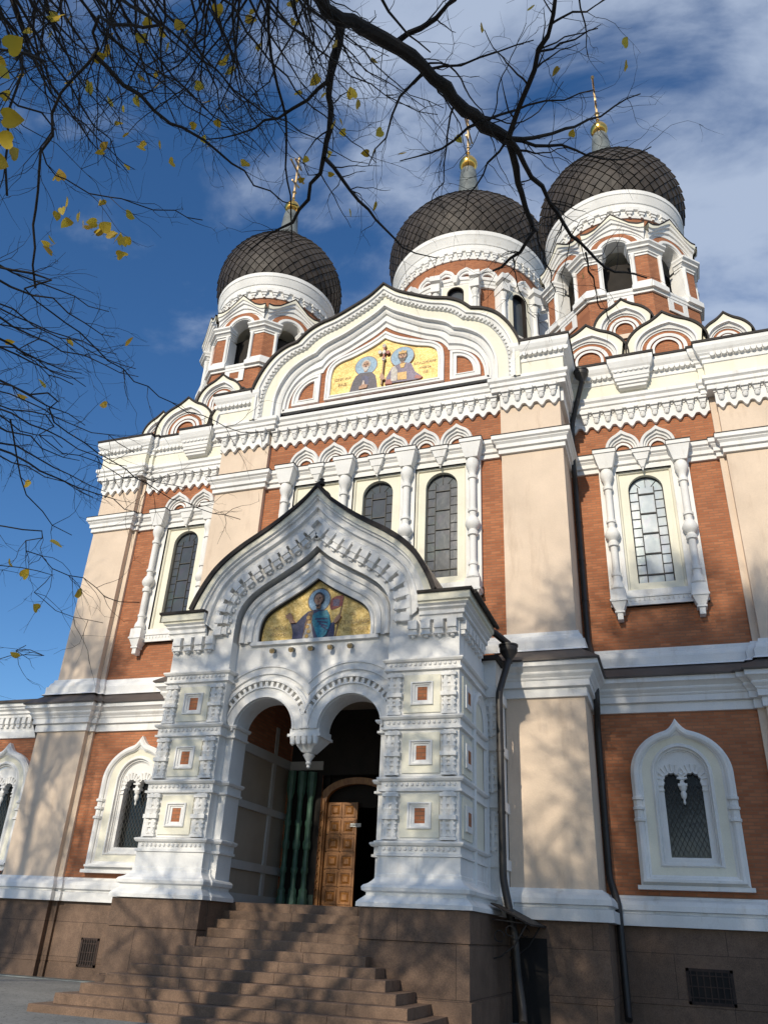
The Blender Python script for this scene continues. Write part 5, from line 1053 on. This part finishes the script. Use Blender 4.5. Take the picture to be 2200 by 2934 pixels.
# ------------------------------------------------------------------ lindens
FPX = 2275.46 / 1.3261
def fpt(X, Y, d):                    # a sketched direction and a distance -> a place in the scene
    px, py = X * 1.3261 - 1100, Y * 1.3261 - 1467
    v = CVX * px + CVY * py + CVZ * 2275.46; v.normalize(); return CAM + v * d
class Tree:
    def __init__(s, seed): s.limb = MB(); s.twig = MB(); s.leaf = MB(); s.r = random.Random(seed); s.n = 0
    def tube(s, pts, r0, r1, big=False):
        n = len(pts); rad = [(r0 + (r1 - r0) * (i / (n - 1)) ** 0.85) * (1 + (s.r.uniform(-.10, .13) if big else s.r.uniform(-.05, .05))) for i in range(n)]
        (s.limb if big else s.twig).tube(pts, rad, 'bark', 9 if big else (4 if r0 > 0.004 else 3), cap=big); s.n += 1
    def wobble(s, pts, amp, per=0.25):
        out = []
        for i, p in enumerate(pts):
            out.append(p if i in (0,) else p + Vector((s.r.gauss(0, amp), s.r.gauss(0, amp), s.r.gauss(0, amp))))
        return out
    def grow(s, p, d, L, r, depth, droop=0.0, spread=0.75, kids=None, leafp=0.0):
        n = max(3, int(L / (0.055 if L < 0.9 else 0.12)) if L < 2.2 else int(L / 0.45)); step = L / n; pts = [Vector(p)]; d = Vector(d).normalized()
        for i in range(n):
            g = (0.24 if L < 0.9 else 0.15) if L < 2.2 else 0.1; d = (d + Vector((s.r.gauss(0, g), s.r.gauss(0, g), s.r.gauss(0, g) - droop))).normalized(); pts.append(pts[-1] + d * step)
        s.tube(pts, r, r * 0.35, r > 0.03)
        if depth > 0:
            k = kids if kids is not None else max(2, int(L * 4.5))
            for i in range(k):
                t = s.r.uniform(0.18, 1.0); j = min(n - 1, int(t * n)); q = pts[j].lerp(pts[j + 1], t * n - j); tg = (pts[j + 1] - pts[j]).normalized()
                ax = tg.orthogonal(); ax.rotate(Matrix.Rotation(s.r.uniform(0, 2 * PI), 3, tg)); nd = (tg + ax * s.r.uniform(0.5, 1.2) * spread).normalized()
                s.grow(q, nd, L * s.r.uniform(0.28, 0.55) * (1.15 - 0.5 * t), max(0.0012, r * (1 - 0.6 * t) * 0.5), depth - 1, droop, spread, None, leafp)
        if leafp and s.r.random() < leafp: s.leaf_at(pts[-1], s.r.uniform(.022, .034))
        return pts
    def leaf_at(s, p, R, n=None):
        n = n or Vector((s.r.gauss(0, 1), s.r.gauss(0, 1), s.r.gauss(0, .6))); n.normalize(); u = n.orthogonal().normalized(); u.rotate(Matrix.Rotation(s.r.uniform(0, 6.3), 3, n)); w = n.cross(u)
        out = [(0, -0.75), (.45, -1.0), (.88, -.75), (1.0, -.2), (.82, .35), (.42, .85), (0, 1.3), (-.42, .85), (-.82, .35), (-1.0, -.2), (-.88, -.75), (-.45, -1.0)]
        cv = s.r.uniform(-.25, .25); V = [p + u * (x * R) + w * (y * R) + n * (cv * R * (x * x + .5 * y * y) + .12 * R * abs(x)) for x, y in out] + [Vector(p)]
        s.leaf.add(V, [(i, (i + 1) % 12, 12) for i in range(12)], 'leaf'); s.twig.tube([V[0], V[0] - w * R * .9], 0.0009, 'bark', 3, cap=False)
    def trace(s, sk, d0, d1, w0, w1, twigs=5.0, tl=(0.25, 0.7), depth=1, leafp=0.02, big=False, pre=None, droop=0.02):
        """a limb seen in the photograph: sketch points, distance at its ends, thickness in sketch pixels"""
        n = len(sk); P = [fpt(x, y, d0 + (d1 - d0) * i / (n - 1)) for i, (x, y) in enumerate(sk)]
        if pre: P = [Vector(q) for q in pre] + P
        L = sum((a - b).length for a, b in zip(P, P[1:])); m = max(6, int(L / 0.09))
        Q = [Vector(q) for q in smooth_curve([tuple(p) for p in P], m)]; Q = s.wobble(Q, 0.011 if w0 < 15 else 0.009)
        if pre: r0 = w0 * d0 / FPX / 2 * 1.1
        else: r0 = w0 * d0 / FPX / 2
        r1 = w1 * d1 / FPX / 2; s.tube(Q, r0, r1, big or w0 > 14)
        for i in range(int(L * twigs * 1.45)):
            t = s.r.uniform(0.05, 1.0); j = min(len(Q) - 2, int(t * (len(Q) - 1))); q = Q[j]; tg = (Q[j + 1] - Q[j]).normalized(); ax = tg.orthogonal(); ax.rotate(Matrix.Rotation(s.r.uniform(0, 2 * PI), 3, tg))
            s.grow(q, (tg + ax * s.r.uniform(.5, 1.3)).normalized(), s.r.uniform(*tl), max(0.0022, (r0 + (r1 - r0) * t) * 0.34) if r0 < 0.03 else s.r.uniform(.004, .007), depth, droop, 0.8, None, leafp)
        return Q
    def crown(s, base, H, spread, n1, z0, lean=(0, 0), fine=1.0):
        """trunk and the crown above the street"""
        b = Vector(base); top = b + Vector((lean[0], lean[1], H)); pts = [b.lerp(top, i / 14) + Vector((0.18 * math.sin(i * .9), 0.15 * math.cos(i * 1.3), 0)) * (1 if i else 0) for i in range(15)]
        tr = MB(); tr.tube(pts, [0.34 * (1 - i / 15) ** .8 + .02 + (0.12 if i == 0 else 0) for i in range(15)], 'bark', 14); s.trunk = tr
        for k in range(n1):
            t = z0 / H + (1 - z0 / H) * (k + s.r.random()) / n1; j = min(13, int(t * 14)); q = pts[j].lerp(pts[j + 1], t * 14 - j); a = 2.4 * k + s.r.uniform(-.4, .4)
            d = Vector((math.cos(a), math.sin(a), 0.55 + 0.7 * t)).normalized(); L = spread * (1.15 - 0.65 * t) * s.r.uniform(.8, 1.15)
            lp = s.grow(q, d, L, 0.085 * (1.25 - t), 0, -0.01)
            for m in range(int(9 * fine)):
                u = s.r.uniform(.25, 1); jj = min(len(lp) - 2, int(u * (len(lp) - 1))); tg = (lp[jj + 1] - lp[jj]).normalized(); ax = tg.orthogonal(); ax.rotate(Matrix.Rotation(s.r.uniform(0, 6.28), 3, tg))
                sp_ = s.grow(lp[jj], (tg + ax * s.r.uniform(.5, 1.1) + Vector((0, 0, .15))).normalized(), L * s.r.uniform(.3, .6), 0.036, 0, -0.01)
                for m2 in range(int(12 * fine)):
                    u = s.r.uniform(.15, 1); j2 = min(len(sp_) - 2, int(u * (len(sp_) - 1))); tg = (sp_[j2 + 1] - sp_[j2]).normalized(); ax = tg.orthogonal(); ax.rotate(Matrix.Rotation(s.r.uniform(0, 6.28), 3, tg))
                    s.grow(sp_[j2], (tg + ax * s.r.uniform(.5, 1.2)).normalized(), s.r.uniform(.6, 1.6), 0.014, 1, 0.0, 0.8, 4)
    def finish(s, root):
        inv = Matrix.Translation(-root.location)
        for mb, nm in ((s.trunk, 'trunk'), (s.limb, 'limb'), (s.twig, 'twigs'), (s.leaf, 'foliage')):
            if mb.v: mb.xform(inv); mb.build(nm, root, recalc=False)
TA = Tree(11); A0 = (5.3, -24.6, 0.0)
TA.crown(A0, 20.0, 6.2, 34, 5.5, (0.3, -0.4))
FK = 1.0
TA.trace([(690, -10), (760, 45), (850, 95), (920, 150), (985, 215), (1040, 262), (1098, 298)], 5.4, 5.9, 30, 24, 7, (.3, .8), 1, 0.01, True, pre=[(5.35, -24.4, 7.6), (5.4, -23.2, 7.4), (5.5, -21.6, 6.9)])
K0 = [(1098, 298)]
for sk, d1, w0, w1, tw in (
    ([(1098, 298), (1130, 210), (1165, 110), (1190, 50), (1196, -14)], 5.5, 14, 10, 7),
    ([(1098, 298), (1114, 370), (1130, 440), (1150, 488), (1140, 520), (1108, 556), (1060, 590)], 6.4, 16, 4, 6),
    ([(1100, 300), (1160, 390), (1212, 480), (1265, 545), (1300, 572), (1355, 590), (1400, 600)], 6.5, 13, 3, 7),
    ([(1265, 545), (1290, 640), (1320, 690)], 6.6, 5, 2, 5),
    ([(1098, 298), (1180, 292), (1240, 272), (1310, 238), (1385, 196)], 6.3, 9, 2, 9), ([(1098, 300), (1190, 312), (1262, 330), (1335, 346), (1405, 318)], 6.4, 8, 2, 9),
    ([(1096, 300), (1050, 362), (1018, 420), (990, 470)], 6.2, 6, 2, 8), ([(1150, 488), (1180, 560), (1200, 640)], 6.6, 6, 2, 6), ([(1108, 556), (1120, 620), (1150, 690)], 6.6, 4, 1.5, 6),
    ([(1040, 262), (980, 300), (930, 330), (870, 345)], 6.1, 7, 2, 9), ([(985, 215), (960, 300), (955, 380), (930, 450)], 6.1, 6, 2, 8), ([(1040, 262), (1120, 230), (1200, 215), (1290, 190)], 6.0, 6, 2, 9),
    ([(920, 150), (860, 220), (830, 300), (790, 360)], 5.8, 7, 2, 9), ([(850, 95), (900, 60), (960, 20), (990, -10)], 5.4, 12, 8, 5), ([(920, 150), (1000, 140), (1080, 110), (1150, 90)], 5.7, 6, 2, 8),
    ([(735, 52), (716, 180), (702, 320), (672, 408), (636, 470), (592, 500), (540, 540)], 6.2, 17, 3, 5), ([(701, 340), (750, 405), (825, 488), (880, 540), (940, 560)], 6.3, 9, 2, 6),
    ([(712, 172), (660, 215), (607, 246), (550, 275), (500, 290), (450, 298)], 6.0, 9, 2, 7), ([(1165, 110), (1230, 90), (1300, 60)], 5.7, 5, 2, 7), ([(1190, 50), (1240, 30), (1320, -10)], 5.5, 5, 2, 6),
    ([(1250, -12), (1262, 60), (1270, 130)], 6.0, 5, 1.5, 6), ([(820, -12), (870, 60), (930, 110)], 5.6, 7, 3, 6), ([(580, -12), (590, 150), (607, 225), (620, 325), (626, 430), (630, 520)], 6.0, 8, 3, 5)):
    TA.trace(sk, 5.75, d1, w0, w1, tw, (.18, .55), 1, 0.015)
TB = Tree(23); B0 = (-2.2, -23.5, 0.0)
TB.crown(B0, 19.5, 6.4, 34, 5.5, (0.2, -0.3))
q0 = (-1.9, -23.2, 5.0)
for sk, d0, d1, w0, w1, tw, pre in (
    ([(245, -12), (195, 40), (206, 118), (140, 190), (92, 330), (75, 450), (76, 615)], 4.6, 4.9, 15, 4, 5, [(-1.9, -23.1, 8.5), (2.0, -21.6, 8.3)]),
    ([(206, 120), (280, 195), (370, 265), (475, 325), (550, 390), (640, 450)], 4.7, 5.3, 9, 2, 6, None),
    ([(-12, 205), (85, 335), (150, 395), (240, 430), (350, 455), (440, 470)], 4.2, 4.8, 11, 2, 7, [q0, (2.5, -21.3, 5.6)]),
    ([(-12, 572), (60, 622), (125, 688), (230, 770), (298, 829), (393, 873), (473, 917), (585, 942)], 4.6, 5.2, 14, 2, 6, [q0, (2.0, -21.2, 4.6)]),
    ([(-12, 828), (109, 906), (204, 971), (284, 1026), (327, 1055), (418, 1098), (516, 1120)], 4.6, 5.2, 11, 2, 6, [q0, (1.8, -21.0, 4.0)]),
    ([(-12, 874), (91, 950), (218, 1004), (313, 1040), (400, 1050)], 4.7, 5.1, 8, 2, 7, [q0, (1.8, -20.9, 3.8)]),
    ([(-12, 1135), (47, 1182), (109, 1222), (182, 1262), (233, 1288), (291, 1302)], 4.8, 5.2, 7, 2, 7, [q0, (1.5, -20.6, 3.2)]),
    ([(-12, 1222), (73, 1273), (145, 1328), (218, 1346)], 4.8, 5.1, 5, 1.5, 6, [q0, (1.5, -20.5, 2.9)]),
    ([(-12, 1425), (30, 1405), (55, 1395)], 5.0, 5.1, 3, 1.5, 5, [q0, (1.4, -20.3, 2.4)]),
    ([(-12, 690), (40, 760), (90, 800), (160, 830)], 4.7, 5.0, 6, 2, 6, [q0, (1.8, -21.0, 4.3)]), ([(22, 905), (40, 1010), (70, 1090), (110, 1130), (150, 1155)], 4.8, 5.0, 4, 1.5, 6, None),
    ([(-12, 110), (35, 132), (22, 230), (12, 330), (5, 420)], 3.0, 3.2, 8, 4, 6, [q0, (3.5, -21.4, 4.8)]), ([(35, 130), (60, 108), (110, 112)], 3.05, 3.1, 7, 4, 3, None)):
    TB.trace(sk, d0, d1, w0, w1, tw, (.16, .5), 1, 0.02, pre=pre)
rr = random.Random(41)                # long hanging shoots in the upper left
for k in range(84):
    x0 = rr.uniform(-40, 700); sl = rr.uniform(-.55, .95) * (1 if x0 > 250 else .7) + (0.1 if x0 < 300 else 0); L = rr.uniform(160, 520) * (0.7 if x0 > 520 else 1); y0 = -14; c = rr.uniform(-.5, .5)
    sk = [(x0 + sl * L * t + c * L * t * t * .6, y0 + L * t * (1 - .25 * t)) for t in [i / 5 for i in range(6)]]
    d = rr.uniform(4.3, 6.2); (TB if x0 < 430 else TA).trace(sk, d, d + rr.uniform(0, .5), rr.uniform(2.6, 6.5), 1.4, 8, (.14, .42), 1, 0.012)
for k in range(16):
    y0 = rr.uniform(560, 1000); L = rr.uniform(150, 330); sk = [(-12 + L * t, y0 + L * .45 * t + rr.uniform(-8, 8)) for t in [i / 4 for i in range(5)]]; d = rr.uniform(4.4, 5.4)
    TB.trace(sk, d, d + .2, rr.uniform(3, 5), 1.5, 6, (.14, .4), 1, 0.01)
for X, Y_, r in ((30, 95, 21), (25, 256, 22), (14, 300, 20), (30, 330, 15), (5, 350, 18), (8, 155, 14), (4, 132, 10), (12, 205, 12)): q = fpt(X, Y_, 0.072 * FPX / (2.3 * r)); TB.leaf_at(q, 0.025, (CAM - q).normalized() + Vector((rr.gauss(0, .35), rr.gauss(0, .35), rr.gauss(0, .35))))
for X, Y_ in ((100, 525), (112, 515), (105, 540), (112, 530), (124, 465), (140, 480), (170, 468), (190, 490), (200, 480), (210, 497), (215, 500), (228, 490), (240, 505), (255, 512), (262, 518), (215, 440), (222, 437), (270, 520), (265, 548), (180, 485), (150, 478), (135, 455), (145, 437), (120, 380), (130, 378), (245, 505), (60, 1045), (48, 856), (225, 875), (20, 1217), (55, 1240), (20, 740), (280, 465), (276, 520), (260, 550)): TB.leaf_at(fpt(X, Y_, rr.uniform(4.6, 5.6)), rr.uniform(.022, .033))
for X, Y_ in ((725, 260), (740, 285), (735, 262), (722, 268), (715, 375), (712, 332), (790, 330), (758, 460), (808, 130), (470, 265), (500, 150), (490, 125), (495, 155), (305, 318), (430, 285), (440, 300), (452, 310), (308, 310), (370, 350), (270, 290), (255, 265), (190, 180), (195, 190), (310, 88), (236, 75), (350, 70), (400, 68), (470, 20), (515, 55), (540, 40), (630, 8), (605, 33), (635, 48), (545, 25), (640, 1), (430, 185), (445, 220), (490, 230), (265, 235), (236, 220), (275, 360), (345, 312), (225, 315), (148, 40), (700, 205), (480, 135), (1040, 60), (1350, 90), (990, 300), (870, 330), (645, 200), (760, 200)): TA.leaf_at(fpt(X, Y_, rr.uniform(5.0, 6.6)), rr.uniform(.022, .034))
TD = Tree(53); D0 = (5.6, -29.0, 0.0); TD.crown(D0, 21.0, 7.2, 50, 7.0, (0.3, 0.2), 1.45)
TC = Tree(37); C0 = (-14.5, -24.0, 0.0); TC.crown(C0, 20.5, 6.0, 24, 5.5, (0.2, -0.2))
for T_, loc, lab in ((TD, D0, 'bare linden behind the viewer, seen only as dense shade on the lower right wall'), (TA, A0, 'bare linden whose thick dark limb crosses in front of the domes at the top'), (TB, B0, 'bare linden reaching thin twigs and yellow leaves in from the left edge'), (TC, C0, 'bare linden beyond the left edge, seen only as dappled shade on the corner pilaster')):
    root = thing('linden_tree', lab, 'tree', loc, 'bare lindens before the facade'); T_.finish(root)
